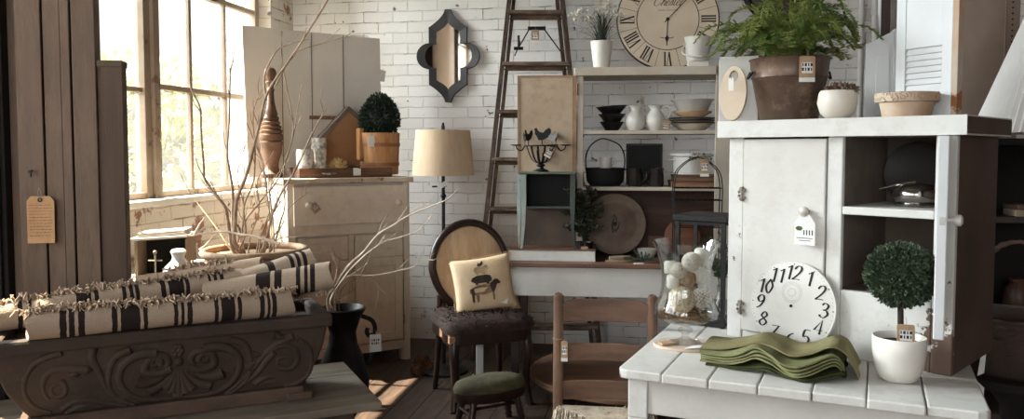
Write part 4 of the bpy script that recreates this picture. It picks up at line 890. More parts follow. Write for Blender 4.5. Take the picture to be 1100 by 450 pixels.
b = nb(); tube(b, [(-.14, -.06, .1), (-.14, .06, .1)], .008, 6); tube(b, [(.14, -.06, .1), (.14, .06, .1)], .008, 6); tube(b, [(-.14, 0, .1), (.14, 0, .1)], .008, 6); ob('stretcher', b, DWOOD, fs)
# white post fragment behind the stool
wp = thing('white_wooden_stand', 'narrow white painted stand seen under the oval-back chair', 'stand', AtY(515, 161, 4.75), R(0)); wp.location.z = 0
b = nb(); box(b, -.022, .022, -.02, .02, .02, .24); ob('upright', b, WHITE, wp, bev=.003)
b = nb(); box(b, -.05, .05, -.05, .05, 0, .02); ob('foot', b, WHITE, wp, bev=.003)
b = nb(); box(b, -.05, .05, -.05, .05, .24, .255); ob('cap', b, DBROWN, wp, bev=.003)
# dried flowers / clutter on the floor beside the cupboard
for i, (px, Y, rr, lab) in enumerate(((452, 5.05, .05, 'small dark cone on the floor between cupboard and chair'), (461, 4.95, .04, 'rusty dark cone on the floor nearest the oval-back chair'), (447, 4.85, .045, 'brown cone lying nearest the cupboard foot'))):
    p = AtY(px, 161, Y); p.z = 0; c_ = thing('pine_cone', lab, 'pine cone', p, i*1.1, 'pine cones on the floor'); b = nb()
    for k in range(60):
        a = k*2.4; t = k/60; r_ = rr*math.sin(PI*(t*.85+.1)); q = V((r_*math.cos(a), r_*math.sin(a), rr*1.6*t+.005)); leaf(b, q*.75, q-V((0, 0, rr*.5)), rr*.25, rr*.5)
    lathe(b, [(0, .0), (rr*.5, rr*.3), (rr*.5, rr), (0, rr*1.6)], 10); ob('scales', b, mat('rusty_cone', (110, 72, 50), (60, 42, 34), 20, .9), c_, norm=False)
# ================================================================== LADDER
def barb(b, p0, p1, w, d):
    """rectangular bar between two points, w along x, d along y"""
    p0, p1 = V(p0), V(p1); vs = []
    for p in (p0, p1):
        for x, y in ((-w/2, -d/2), (w/2, -d/2), (w/2, d/2), (-w/2, d/2)): vs.append(b.verts.new(p+V((x, y, 0))))
    for f in ((3, 2, 1, 0), (4, 5, 6, 7), (0, 1, 5, 4), (1, 2, 6, 5), (2, 3, 7, 6), (3, 0, 4, 7)): b.faces.new([vs[i] for i in f])
LF = [AtY(547, 0, 5.44), AtY(519, 262, 5.32), AtY(604, 0, 5.44), AtY(632, 262, 5.32)]
def ext(a, c, z): t = (z-a.z)/(c.z-a.z); return a+(c-a)*t
ld = thing('wooden_step_ladder', 'tall old brown wooden step ladder against the white brick wall', 'ladder', (ext(LF[0], LF[1], 0).x, ext(LF[0], LF[1], 0).y, 0), 0)
L0 = ld.location.copy()
for a, c in ((LF[0], LF[1]), (LF[2], LF[3])):
    b = nb(); barb(b, ext(a, c, 0)-L0, ext(a, c, 2.62)-L0, .03, .075); ob('front_rail', b, LADW, ld, bev=.003)
for a, c, s in ((LF[0], LF[1], 1), (LF[2], LF[3], -1)):
    b = nb(); p = ext(a, c, 2.5)-L0; q = ext(a, c, 0)-L0; barb(b, q+V((s*.035, .2, 0)), p+V((s*.03, .06, 0)), .025, .045); ob('rear_rail', b, LADW, ld, bev=.003)
for py in (14, 69, 120, 171, 224, 290, 350):
    Y = 5.44-(py/262)*.12; z = AtY(575, py, Y).z; l = ext(LF[0], LF[1], z)-L0; r = ext(LF[2], LF[3], z)-L0
    b = nb(); box(b, l.x, r.x, l.y-.055, l.y+.04, z-.012, z+.012); box(b, l.x+.03, r.x-.03, l.y+.035, l.y+.05, z-.04, z-.012); ob('tread', b, LADX, ld, bev=.003)
    b = nb(); tube(b, [(l.x, l.y+.05, z-.03), (r.x, r.y+.05, z-.03)], .004, 6); ob('tie_rod', b, BLK, ld)
b = nb(); box(b, LF[0].x-L0.x-.05, LF[2].x-L0.x+.04, -.25+.1+LF[0].y-L0.y-.0, LF[0].y-L0.y+.16, 2.62, 2.65); ob('top_platform', b, LADX, ld, bev=.003)
def lp(px, py, Y=5.37): return AtY(px, py, Y)-L0
b = nb(); tube(b, [lp(556, 53), lp(569, 30.5), lp(584, 30.5), lp(602, 55)], .005, 6); tube(b, [lp(567, 30.5), lp(586, 30.5)], .013, 8); tube(b, [lp(553, 60), lp(559, 44)], .004, 5)
tube(b, [lp(557, 38), lp(557, 52)], .01, 6); tube(b, [lp(552, 52), lp(562, 52)], .012, 6); ob('bucket_bail', b, BLK, ld)
p = lp(575, 32, 5.35); price_tag(ld, T(*p), .052, .085, 'kraft price tag on the ladder bail')
# ================================================================== DESK + HUTCH
KA = R(-6)
ko = On(546, 281.5, .75); ko.z = 0
ku = V((math.cos(KA), math.sin(KA), 0)); kv = V((-math.sin(KA), math.cos(KA), 0))
dk = thing('white_apron_desk', 'long table with brown top and white apron carrying the open hutch', 'desk', ko, KA)
DKW = 1.34; DKD = .62
DTOP = mat('worn_brown_desk_top', (112, 78, 60), (74, 50, 39), 6, .5, bump=.3, stretch=(.7, 4, 1))
b = nb(); box(b, -.02, DKW, -.02, .29, .725, .75); box(b, -.02, DKW, .293, DKD, .725, .75); ob('tabletop', b, DTOP, dk, bev=.004)
b = nb(); box(b, 0, DKW-.02, 0, .02, .555, .725); box(b, 0, .02, .02, DKD-.02, .555, .725); box(b, DKW-.04, DKW-.02, .02, DKD-.02, .555, .725); ob('apron', b, WHITE, dk, bev=.003)
for x in (.005, DKW-.09):
    for y in (.005, DKD-.08):
        b = nb(); box(b, x, x+.06, y+.02, y+.08-.0, 0, .555, taper=.65); ob('leg', b, DBROWN, dk, bev=.003)
def onK(px, v, z=.75):
    p0 = ko+kv*v; q = (px-550)/850; s = (q*p0.y-p0.x)/(ku.x-q*ku.y); r = p0+ku*s; r.z = z; return r
HV = .25
ho = onK(620, HV); hr = onK(784, HV); HW = (hr-ho).length
HD = .33
def HZ(py, px=700): return Hit(px, py, ho, kv).z
hh_ = thing('open_hutch', 'cream open hutch of shelves with a tall tan door swung left', 'shelf unit', ho, KA)
HC = mat('cream_hutch_paint', (196, 186, 170), (176, 162, 144), 3, .6, bump=.2, chip=(104, 76, 56), camt=.69, cscale=8)
zt = HZ(72); zs1 = HZ(140); zs2 = HZ(201); sw = .018
S1 = onK(768, HV); sx = (inv(hh_) @ S1).x
b = nb(); box(b, 0, .035, 0, .02, 0, zt-.80); box(b, 0, sw, .02, HD, 0, zt-.80); ob('side_panel', b, HC, hh_, bev=.002)
b = nb(); box(b, sx, HW, 0, .02, 0, zt-.75); box(b, HW-sw, HW, .02, HD, 0, zt-.80); ob('side_panel', b, HC, hh_, bev=.002)
b = nb(); box(b, -.02, sx+.0, -.03, HD+.02, zt-.80, zt-.75); box(b, sx, HW+.01, .0, HD+.02, zt-.80, zt-.75); ob('top_board', b, HC, hh_, bev=.005)
for z in (zs1, zs2):
    b = nb(); box(b, .018, HW-sw, .003, HD, z-.75-.022, z-.75); ob('shelf', b, HC, hh_, bev=.002)
b = nb(); box(b, .018, HW-sw, HD-.012, HD, .0, zs2-.78); ob('back_panel', b, mat('dark_brown_back', (86, 60, 46), (60, 42, 33), 5, .7, stretch=(.7, 1, 4)), hh_)
# tan door
dz0, dz1 = .02, HZ(80)-.75
x0 = -(ho-onK(556, HV)).length
b = nb(); box(b, x0, -.004, -.004, .018, dz0, dz1); dd_ = ob('door', b, TANW, hh_, bev=.003)
b = nb(); box(b, -.03, -.004, -.008, -.003, dz0, dz1); box(b, x0, x0+.012, -.008, -.003, dz0, dz1); box(b, x0+.012, -.03, -.008, -.003, dz1-.012, dz1); ob('edge_trim', b, mat('tan_edge_trim', (160, 128, 98), (128, 98, 74), 8, .6), dd_)
for z in (.25, dz1-.12):
    b = nb(); tube(b, [(-.001, -.01, z), (-.001, -.01, z+.07)], .006, 8); ob('hinge', b, mat('brass_hinge', (128, 96, 60), (96, 70, 44), 10, .4, metal=.7), dd_, sm=True)
def onH(px, z, v=.16): return onK(px, HV+v, z)
PXM = 850/4.85
# --- shelf 1
BOWLB = mat('black_bowl_glaze', (34, 30, 29), (22, 20, 20), 8, .4)
for k, (r, lab) in enumerate(((.075, 'black bowl at the bottom of the dark stack'), (.085, 'black bowl in the middle of the dark stack'), (.095, 'black bowl on top of the dark stack'))):
    h = .055; b = nb(); lathe(b, [(0, 0), (r*.5, 0), (r*.55, .006), (r, h), (r*.97, h), (r*.5, .014), (0, .012)], 30); o = ob('black_bowl', b, BOWLB, sm=True); o.location = onH(657, zs1+k*.048, .13); 
    if k == 2: o.rotation_euler = (0, R(-4), 0)
    tag(o, lab+' on the hutch\'s upper shelf', 'bowl', 'black bowls in a stack')
def pitcher(px, label, handle, yaw=0, tagp=False):
    P = onH(px, zs1, .1); o = thing('white_pitcher', label, 'pitcher', P, yaw, 'white pitchers on the upper shelf')
    b = nb(); lathe(b, [(0, 0), (.038, 0), (.042, .005), (.058, .035), (.062, .06), (.055, .09), (.036, .115), (.032, .125), (.036, .142), (.045, .152), (.042, .152), (.03, .128), (.028, .12), (0, .03)], 30); ob('pitcher_body', b, POTW, o, sm=True)
    b = nb(); s = 1
    tube(b, smooth([(s*.033, 0, .14), (s*.07, 0, .15), (s*.092, 0, .125), (s*.085, 0, .09), (s*.056, 0, .065)]), .009, 8); ob('handle', b, POTW, o, sm=True)
    return o
pitcher(682, 'white pitcher with its handle turned away, left of two', True, R(100)); w_ = pitcher(703.5, 'white pitcher with loop handle and kraft tag', True, 0)
price_tag(w_, T(.055, -.075, .06) @ RY(R(8)), .05, .075)
def onsh(px, z, v, prof, name, m, lab, cat, grp=None, n=32):
    b = nb(); lathe(b, prof, n); o = ob(name, b, m, sm=True); o.location = onH(px, z, v); return tag(o, lab, cat, grp)
PLW = mat('cream_plate_glaze', (214, 206, 192), (204, 194, 178), 5, .35)
xP = 743; z = zs1
onsh(xP, z, .15, [(0, 0), (.07, 0), (.085, .012), (.12, .04), (.116, .04), (.08, .016), (0, .008)], 'cream_bowl', PLW, 'cream wide bowl at the bottom of the pale crockery stack', 'bowl'); z += .034
for k, lab in enumerate(('lowest dark-rimmed plate in the pale crockery stack', 'second dark-rimmed plate in the pale crockery stack', 'top dark-rimmed plate in the pale crockery stack')):
    o = onsh(xP, z+.001, .15, [(0, .0), (.08, .0), (.142, .009), (.144, .013), (.138, .013), (.08, .005), (0, .004)], 'rimmed_plate', PLW, lab, 'plate', 'dark-rimmed plates in the stack')
    b = nb(); tube(b, [(.1435*math.cos(2*PI*k2/40), .1435*math.sin(2*PI*k2/40), .0115) for k2 in range(40)], .003, 5, closed=True); ob('dark_rim', b, BLKM, o); z += .0145
onsh(xP, z, .15, [(0, .0), (.06, 0), (.075, .01), (.115, .032), (.118, .04), (.11, .04), (.07, .014), (0, .008)], 'tan_bowl', mat('tan_glaze', (196, 166, 134), (176, 146, 116), 6, .4), 'tan shallow bowl between plates and the big white basin', 'bowl'); z += .033
onsh(xP, z, .15, [(0, 0), (.08, 0), (.088, .006), (.118, .07), (.132, .076), (.13, .08), (.114, .074), (.085, .012), (0, .01)], 'white_basin', ENAM, 'wide white enamel basin on top of the crockery stack', 'basin')
# --- shelf 2
o = thing('black_kettle_pot', 'black cast-iron pot with tall arched handle on the middle shelf', 'pot', onH(650, zs2, .17), 0)
b = nb(); lathe(b, [(0, 0), (.09, 0), (.115, .03), (.12, .09), (.125, .11), (.115, .11), (.11, .03), (0, .012)], 30); ob('pot_body', b, BLKM, o, sm=True)
b = nb(); tube(b, smooth([(-.118, 0, .1), (-.12, 0, .18), (-.09, 0, .25), (-.03, 0, .29), (.02, 0, .285), (.09, 0, .25), (.12, 0, .18), (.118, 0, .1)]), .0045, 6); ob('bail_handle', b, BLK, o, sm=True)
b = nb(); tube(b, smooth([(.1, -.06, .1), (.16, -.08, .105), (.22, -.09, .11)]), .006, 6); ob('side_handle', b, BLK, o, sm=True)
b = nb(); box(b, -.125, .1, -.13, .0, .105, .112); b.free()
o = thing('small_white_mug', 'small white enamel mug sitting on the black pot', 'mug', onH(650.5, zs2+.1115, .1), 0)
b = nb(); lathe(b, [(0, 0), (.034, 0), (.037, .004), (.039, .066), (.036, .066), (.034, .008), (0, .006)], 26); ob('mug_body', b, ENAM, o, sm=True)
b = nb(); tube(b, smooth([(.037, 0, .057), (.058, 0, .055), (.058, 0, .025), (.037, 0, .018)]), .0045, 7); ob('handle', b, ENAM, o, sm=True)
o = thing('pot_lid', 'flat black lid covering the cast-iron pot under the mug', 'lid', onH(650, zs2+.1105, .17), 0); o.location.z = zs2+.1105
b = nb(); lathe(b, [(0, -.0005), (.118, -.0005), (.118, .001), (0, .001)], 28); ob('lid_disc', b, BLKM, o)
o = thing('black_chalkboard', 'square black framed chalkboard leaning at the back of the middle shelf', 'chalkboard', onH(692, zs2, .28), KA)
b = nb(); M_ = RX(R(-3)); wq, hq = .1, .25; box(b, -wq, wq, -.004, .004, .01, hq, M_); ob('slate', b, BLKM, o)
b = nb(); box(b, -wq, wq, -.009, .007, 0, .016, M_); box(b, -wq, wq, -.009, .007, hq-.004, hq+.012, M_); box(b, -wq-.014, -wq, -.009, .007, 0, hq+.012, M_); box(b, wq, wq+.014, -.009, .007, 0, hq+.012, M_); ob('frame', b, BLK, o, bev=.002)
DM = mat('dark_mug_glaze', (48, 42, 40), (30, 27, 26), 6, .25)
for px, yaw, lab in ((682, 2.6+3.14, 'dark glazed mug, the left of two before the chalkboard'), (705, 3.14, 'dark glazed mug, the right of two before the chalkboard')):
    o = thing('dark_mug', lab, 'mug', onH(px, zs2, .08), yaw, 'dark mugs on the middle shelf')
    b = nb(); lathe(b, [(0, 0), (.04, 0), (.046, .02), (.043, .1), (.047, .112), (.043, .112), (.04, .02), (0, .01)], 26); ob('mug_body', b, DM, o, sm=True)
    b = nb(); tube(b, smooth([(.043, 0, .09), (.07, 0, .085), (.072, 0, .045), (.044, 0, .03)]), .006, 7); ob('handle', b, DM, o, sm=True)
for k, (w1, h1, c1, lab) in enumerate(((.155, .036, (150, 112, 82), 'lower brown wooden box under the enamel pot'), (.135, .034, (126, 92, 68), 'upper brown wooden box directly under the enamel pot'))):
    o = thing('flat_wooden_box', lab, 'box', onH(747, zs2+k*.037, .15), KA, 'flat wooden boxes on the middle shelf')
    b = nb(); box(b, -w1, w1*.9, -.1, .1, 0, h1-.01); ob('box_body', b, mat('flat_box_wood_%d' % k, c1, tuple(int(x*.75) for x in c1), 8, .6, stretch=(.6, 3, 3)), o, bev=.002)
    b = nb(); box(b, -w1-.004, w1*.9+.004, -.104, .104, h1-.01, h1); ob('box_lid', b, WOODX, o, bev=.002)
o = thing('white_enamel_pot', 'white enamel pot with flared rim on the brown boxes', 'pot', onH(742, zs2+.074, .15), 0)
b = nb(); lathe(b, [(0, 0), (.108, 0), (.108, .006), (.1, .01), (.1, .105), (.118, .112), (.118, .125), (.113, .128), (.095, .12), (.094, .01), (0, .01)], 34, None, 1.08, .8); ob('pot_body', b, ENAM, o, sm=True)
for s in (-1, 1):
    b = nb(); tube(b, smooth([(s*.105, -.02, .09), (s*.125, -.01, .085), (s*.125, .01, .085), (s*.105, .02, .09)]), .005, 6); ob('handle', b, ENAM, o, sm=True)
# --- bottom bay and desk surface
o = thing('round_carved_tray', 'big round carved wooden tray leaning inside the hutch base', 'tray', onK(661, HV+.13, .751), KA)
rT = .19; M_ = T(0, 0, rT) @ RX(R(90-9)); M_ = T(0, 0, .0) @ RX(R(-9)) @ T(0, 0, rT) @ RX(R(90))
TRY = mat('grey_brown_carved_wood', (124, 104, 88), (88, 70, 58), 5, .6, bump=.4)
b = nb(); lathe(b, [(0, 0), (rT*.96, 0), (rT, .012), (rT*.99, .024), (rT*.9, .02), (rT*.72, .008), (rT*.68, .012), (0, .012)], 48, M_); ob('tray_disc', b, TRY, o, sm=True)
b = nb()
for k in range(9):
    a = k*.7; r_ = rT*(.2+.05*(k % 3)); q = [M_ @ V((r_*math.cos(a+t)*(.3+.12*t*k/4), r_*math.sin(a+t), .013)) for t in (0, .3, .6, .9)]; tube(b, q, .004, 5)
ball(b, M_ @ V((0, 0, .012)), .014, 8); ob('carving', b, mat('dark_carving', (72, 58, 48), (56, 44, 36), 8, .7), o)
o = thing('dark_leafy_plant', 'dark leafy plant in a dark pot between green stand and round tray', 'plant', onK(628, .16, .75), 0)
b = nb(); lathe(b, [(0, 0), (.04, 0), (.052, .1), (.058, .105), (.05, .105), (.045, .08), (0, .08)], 24); ob('pot', b, DM, o, sm=True)
b = nb()
for _ in range(60):
    a = random.uniform(0, 6.28); r_ = random.uniform(.03, .13); h = random.uniform(.1, .33); tip = V((r_*math.cos(a), r_*math.sin(a)*.6, .09+h)); P = smooth([(0, 0, .08), (tip.x*.3, tip.y*.3, .09+h*.7), tip], 4); tube(b, P, .0012, 4)
    for p in P[3:]:
        for _ in range(4): leaf(b, p, V((random.uniform(-1, 1), random.uniform(-1, 1), random.uniform(-.4, .8))), .008, .028)
ob('foliage', b, mat('dark_olive_leaves', (60, 62, 42), (34, 36, 27), 18, .6), o, norm=False)
price_tag(o, T(-.005, -.065, .085), .042, .06, 'kraft price tag with white label at the plant pot')
o = thing('small_white_dish', 'small white dish on the desk right of the round tray', 'dish', onK(696, .31, .75), 0); b = nb(); lathe(b, [(0, 0), (.04, 0), (.058, .03), (.06, .05), (.056, .05), (.05, .03), (0, .008)], 26); ob('dish_body', b, POTW, o, sm=True)
o = thing('wrapped_wood_slices', 'pale rough wood slices lying before the round tray', 'wood slice', onK(668, .09, .75), R(8))
b = nb(); prism(b, [(-.1, -.03), (.02, -.05), (.09, -.02), (.1, .03), (-.02, .05), (-.09, .02)], 0, .012); ob('slice', b, mat('pale_bark', (150, 132, 110), (120, 102, 82), 12, .8, bump=.5), o, bev=.002)
b = nb(); prism(b, [(-.08, -.0), (.0, -.03), (.07, 0), (.03, .05), (-.06, .04)], .0125, .03, RZ(.3)); ob('slice', b, mat('pale_bark', (150, 132, 110)), o, bev=.002)
o = thing('pine_sprig', 'dark green sprig with a white tag lying on the desk edge', 'sprig', onK(692, .05, .75), 0)
b = nb()
for k in range(9):
    a = -.3+k*.4; L_ = .05 if 2 < k < 6 else .08; d = V((math.cos(a), math.sin(a)*.4, .55 if 2 < k < 7 else .12)).normalized(); tube(b, [(0, 0, .01), d*L_+V((0, 0, .01))], .0015, 4)
    for j in range(26):
        p = d*L_*(j/25)+V((0, 0, .012)); leaf(b, p, d+V((random.uniform(-1, 1), random.uniform(-1, 1), random.uniform(0, 1))), .003, .016)
ob('needles', b, mat('pine_green', (44, 66, 46), (28, 44, 32), 20, .6), o, norm=False)
b = nb(); box(b, -.06, -.005, -.045, -.02, .0, .002); ob('tag_card', b, PAPER, o)
for k, (px, w1, h1, lab) in enumerate(((716, .11, .11, 'square brown cutting board leaning inside the hutch base'),)):
    o = tag(ob('cutting_board', (lambda b: (box(b, -w1, w1, -.008, .008, 0, h1*1.0, RX(R(-6))), b)[1])(nb()), mat('brown_board_wood', (112, 74, 54), (86, 56, 42), 7, .6), bev=.004), lab, 'cutting board'); o.location = onK(px, .5, .751); o.rotation_euler = (0, 0, KA)
o = thing('round_cutting_board', 'round reddish-brown board leaning behind the glass vase', 'cutting board', onK(734, .46, .751), KA)
b = nb(); M_ = RX(R(-8)) @ T(0, 0, .11) @ RX(R(90)); lathe(b, cap([(.108, -.008), (.11, -.006), (.11, .006), (.108, .008)]), 36, M_); ob('board', b, mat('reddish_board_wood', (150, 98, 70), (122, 76, 54), 6, .55), o, sm=True)
# white box under the green stand
o = thing('shallow_white_box', 'shallow chipped white box carrying the green stand on the desk', 'box', onK(547, .06, .75), KA)
wb = (onK(640, .06)-onK(547, .06)).length
b = nb(); box(b, 0, wb, 0, .3, 0, .063); ob('box_body', b, WHITE2, o, bev=.003)
b = nb(); box(b, -.004, wb+.004, -.004, .304, .063, .07); ob('box_top', b, DTOP, o, bev=.002)
zb = .82
# green stand
GR = mat('green_edged_dark_paint', (58, 66, 56), (38, 44, 38), 6, .5, bump=.2, chip=(130, 142, 130), camt=.7, cscale=14)
GRL = mat('pale_green_paint', (146, 156, 149), (124, 134, 127), 6, .5, bump=.2, chip=(70, 84, 70), camt=.6, cscale=9)
g0 = onK(562, .1, zb); g1 = onK(616, .1, zb); gw = (g1-g0).length
gs = thing('green_open_stand', 'small green open cabinet on curved legs holding the rooster candelabra', 'stand', g0, KA)
gz0 = AtY(590, 224, g0.y).z-zb; gz1 = AtY(590, 187, g0.y).z-zb; gd = .135
b = nb(); box(b, 0, .012, 0, gd, gz0, gz1); box(b, gw-.012, gw, 0, gd, gz0, gz1); box(b, .012, gw-.012, 0, gd, gz0, gz0+.014); ob('case', b, GR, gs, bev=.002)
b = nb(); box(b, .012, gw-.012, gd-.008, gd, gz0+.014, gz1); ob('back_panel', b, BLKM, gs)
b = nb(); box(b, .004, gw-.004, gd-.006, gd, .003, gz0-.002); q_ = ob('under_stand_shade_board', b, mat('shade_brown_board', (84, 68, 57), (64, 51, 43), 5, .7), gs); q_['label'] = 'brown board added for the shade under the stand'  # dark sheet behind the legs stands in for shade on the tan door
b = nb(); box(b, -.03, gw+.015, -.02, gd+.01, gz1, gz1+.012); ob('top', b, mat('green_top_paint', (96, 104, 84), (72, 78, 62), 8, .5), gs, bev=.003)
for x, y, s in ((.0, .0, -1), (gw, 0, 1), (.0, gd-.01, -1), (gw, gd-.01, 1)):
    b = nb(); w = .03; z = gz1
    P = smooth([V((x-s*.0, 0, gz1)), V((x-s*.002, 0, gz0)), V((x-s*.006, 0, gz0*.6)), V((x-s*.0+0, 0, .02)), V((x+s*.004, 0, 0))], 5); W_ = [w+(.012-w)*min(1, max(0, (gz0*1.05-p.z)/(gz0)))**.7 for p in P]
    poly = [(p.x+(s*.012 if s > 0 else -.012), p.z) for p in P]+[(p.x-s*(ww-.012), p.z) for p, ww in reversed(list(zip(P, W_)))]
    prism(b, poly, -.012, .0, T(0, y-.012 if y == 0 else y+.012, 0) @ RX(PI/2)); ob('leg', b, GRL if (s < 0 and y == 0) else GR, gs, bev=.001)
b = nb(); prism(b, [(-.012-.02, gz1), (-.012, gz1), (-.012, gz0*.95), (-.012-.006, 0.0), (-.012-.012, 0), (-.012-.024, gz0)], 0, .02, T(-.002, .03, 0) @ RX(PI/2)); ob('side_rail', b, GRL, gs, bev=.001)
# candelabra
cz = zb+gz1+.0125; cp = onK(581, .1+gd*.5, cz); ca = thing('rooster_candelabra', 'black iron basket candelabra topped with rooster silhouettes', 'candelabra', cp, 0)
b = nb(); lathe(b, cap([(.05, 0), (.046, .008), (.02, .018), (.016, .03), (.028, .036), (.02, .045), (.01, .05)]), 22); ob('foot', b, BLK, ca, sm=True)
b = nb(); zr = .155
for k in range(14):
    a = 2*PI*k/14; t_ = V((-math.sin(a), math.cos(a), 0)); P = smooth([V((.01*math.cos(a), .01*math.sin(a), .05)), V((.06*math.cos(a), .06*math.sin(a), .075)), V((.095*math.cos(a), .095*math.sin(a), zr))], 6)
    A_ = [b.verts.new(p+t_*.006) for p in P]; B_ = [b.verts.new(p-t_*.006) for p in P]; C_ = [b.verts.new(p+t_*.006-p.normalized()*.003) for p in P]; D_ = [b.verts.new(p-t_*.006-p.normalized()*.003) for p in P]
    for i in range(len(P)-1): b.faces.new((A_[i], A_[i+1], B_[i+1], B_[i])); b.faces.new((C_[i], C_[i+1], D_[i+1], D_[i])); b.faces.new((A_[i], A_[i+1], C_[i+1], C_[i])); b.faces.new((B_[i], B_[i+1], D_[i+1], D_[i]))
tube(b, [(.097*math.cos(2*PI*j/36), .097*math.sin(2*PI*j/36), zr) for j in range(36)], .005, 6, closed=True); ob('strap_basket', b, BLK, ca)
for k, a in enumerate((PI, 0, PI*.6, -PI*.35)):
    M_ = RZ(a); b = nb(); tube(b, [M_ @ V(p) for p in smooth([V((.095, 0, zr)), V((.115, 0, zr-.028)), V((.14, 0, zr-.02)), V((.147, 0, zr-.002))])], .004, 6); lathe(b, [(0, -.004), (.02, -.003), (.035, .003), (.034, .005), (.018, .0), (0, -.001)], 20, M_ @ T(.147, 0, zr+.002)); ob('candle_arm', b, BLK, ca, sm=True)
roo = [(-.02, 0), (-.03, .02), (-.042, .035), (-.04, .052), (-.046, .056), (-.04, .066), (-.03, .068), (-.024, .055), (-.012, .044), (.006, .042), (.018, .056), (.036, .068), (.048, .06), (.05, .042), (.04, .03), (.03, .014), (.012, .004), (.002, 0), (.001, -.03), (-.003, -.03), (-.004, 0)]
for x, y, a, s, m_ in ((-.075, -.03, 1.0, .95, BLK), (.004, -.09, 0, 1.05, BLK), (.062, -.05, 2.6, .85, mat('grey_iron', (110, 108, 106), (84, 82, 80), 10, .5, metal=.3)), (-.095, .02, 1.8, .8, BLK), (.09, .03, 1.7, .85, BLK)):
    b = nb(); prism(b, [(px*s, pz*s) for px, pz in roo], -.0015, .0015, T(x, y, zr+.03*s) @ RZ(a) @ RX(PI/2)); q = ob('rooster_silhouette', b, m_, ca)
price_tag(ca, T(.06, -.095, zr-.012) @ RY(R(28)), .042, .062)
# ================================================================== TOP OF THE HUTCH
o = thing('potted_flowering_grass', 'white tapered pot with dark grass and white blooms on the hutch', 'potted plant', onH(645.5, zt, .08), 0)
b = nb(); lathe(b, [(0, 0), (.046, 0), (.048, .004), (.068, .165), (.064, .165), (.058, .14), (0, .14)], 30); ob('pot', b, POTW, o, sm=True)
b = nb()
for k in range(130):
    a = random.uniform(0, 2*PI); r_ = random.uniform(.02, .26); h = random.uniform(.08, .27)*(1-.35*r_/.26); w_ = .0026
    P = smooth([V((.02*math.cos(a), .02*math.sin(a), .14)), V((r_*.35*math.cos(a), r_*.35*math.sin(a), .14+h*.75)), V((r_*.8*math.cos(a), r_*.8*math.sin(a), .14+h)), V((r_*1.1*math.cos(a), r_*1.1*math.sin(a), .14+h*.75))], 4)
    t_ = V((-math.sin(a), math.cos(a), 0)); n_ = len(P); A_ = [b.verts.new(p+t_*w_*(1-i/n_)) for i, p in enumerate(P)]; B_ = [b.verts.new(p-t_*w_*(1-i/n_)) for i, p in enumerate(P)]
    for i in range(n_-1): b.faces.new((A_[i], A_[i+1], B_[i+1], B_[i]))
ob('grass_blades', b, mat('dark_grass', (58, 66, 48), (38, 44, 34), 12, .6), o, norm=False)
b = nb()
for tx, tz in ((-.16, .31), (-.12, .34), (-.02, .34), (.05, .36), (-.08, .29), (.1, .32), (.0, .39)):
    P = smooth([V((0, 0, .14)), V((tx*.4, -.02, .14+(tz-.14)*.7)), V((tx, -.05, tz))], 4); tube(b, P, .0016, 4)
    for _ in range(26): leaf(b, P[-1]+V((random.uniform(-.035, .035), random.uniform(-.01, .01), random.uniform(-.015, .015))), V((random.uniform(-1, 1), random.uniform(-1, .3), random.uniform(-.5, 1))), .009, .026)
ob('white_blooms', b, mat('white_petals', (222, 218, 206), (206, 200, 184), 12, .8), o, norm=False)
b = nb(); lathe(b, cap([(.06, .14), (.06, .146)]), 20); ob('soil', b, SOIL, o)
# roman clock
rC = .315; cc_ = Hit(717.6, 25, onK(700, HV+.2, 0), kv)
cl = thing('roman_numeral_clock', 'large cream roman numeral clock leaning on the hutch before the brick wall', 'clock', (cc_.x, cc_.y, zt+rC*.0+.0), KA)
M_ = RX(R(-5)) @ T(0, 0, rC) @ RX(PI/2)
b = nb(); lathe(b, cap([(rC*.985, -.014), (rC, -.01), (rC, .0), (rC*.985, .006)]), 72, M_); ob('clock_rim', b, mat('dark_clock_edge', (62, 50, 42), (44, 36, 31), 9, .5), cl, sm=True)
b = nb(); lathe(b, [(0, .0065), (rC*.972, .0065)], 72, M_); ob('clock_face', b, mat('cream_clock_paper', (214, 198, 176), (200, 182, 158), 2.5, .7), cl)
b = nb()
def ringf(b, r0, r1, z, n=72): lathe(b, [(r0, z), (r1, z)], n, M_)
ringf(b, rC*.595, rC*.61, .0072)
ZF = .0074
def seg(b, p, q, w, M, z=ZF):
    p, q = V((p[0], p[1], 0)), V((q[0], q[1], 0)); d = (q-p).normalized(); n_ = V((-d.y, d.x, 0))*w/2
    b.faces.new([b.verts.new(M @ (v+V((0, 0, z)))) for v in (p-n_, q-n_, q+n_, p+n_)])
for k in range(12):
    a = R(90-30*k-15); seg(b, (rC*.61*math.cos(a), rC*.61*math.sin(a)), (rC*.96*math.cos(a), rC*.96*math.sin(a)), .0022, M_)
ob('dial_lines', b, INK, cl)
NUM = ['XII', 'I', 'II', 'III', 'IIII', 'V', 'VI', 'VII', 'VIII', 'IX', 'X', 'XI']
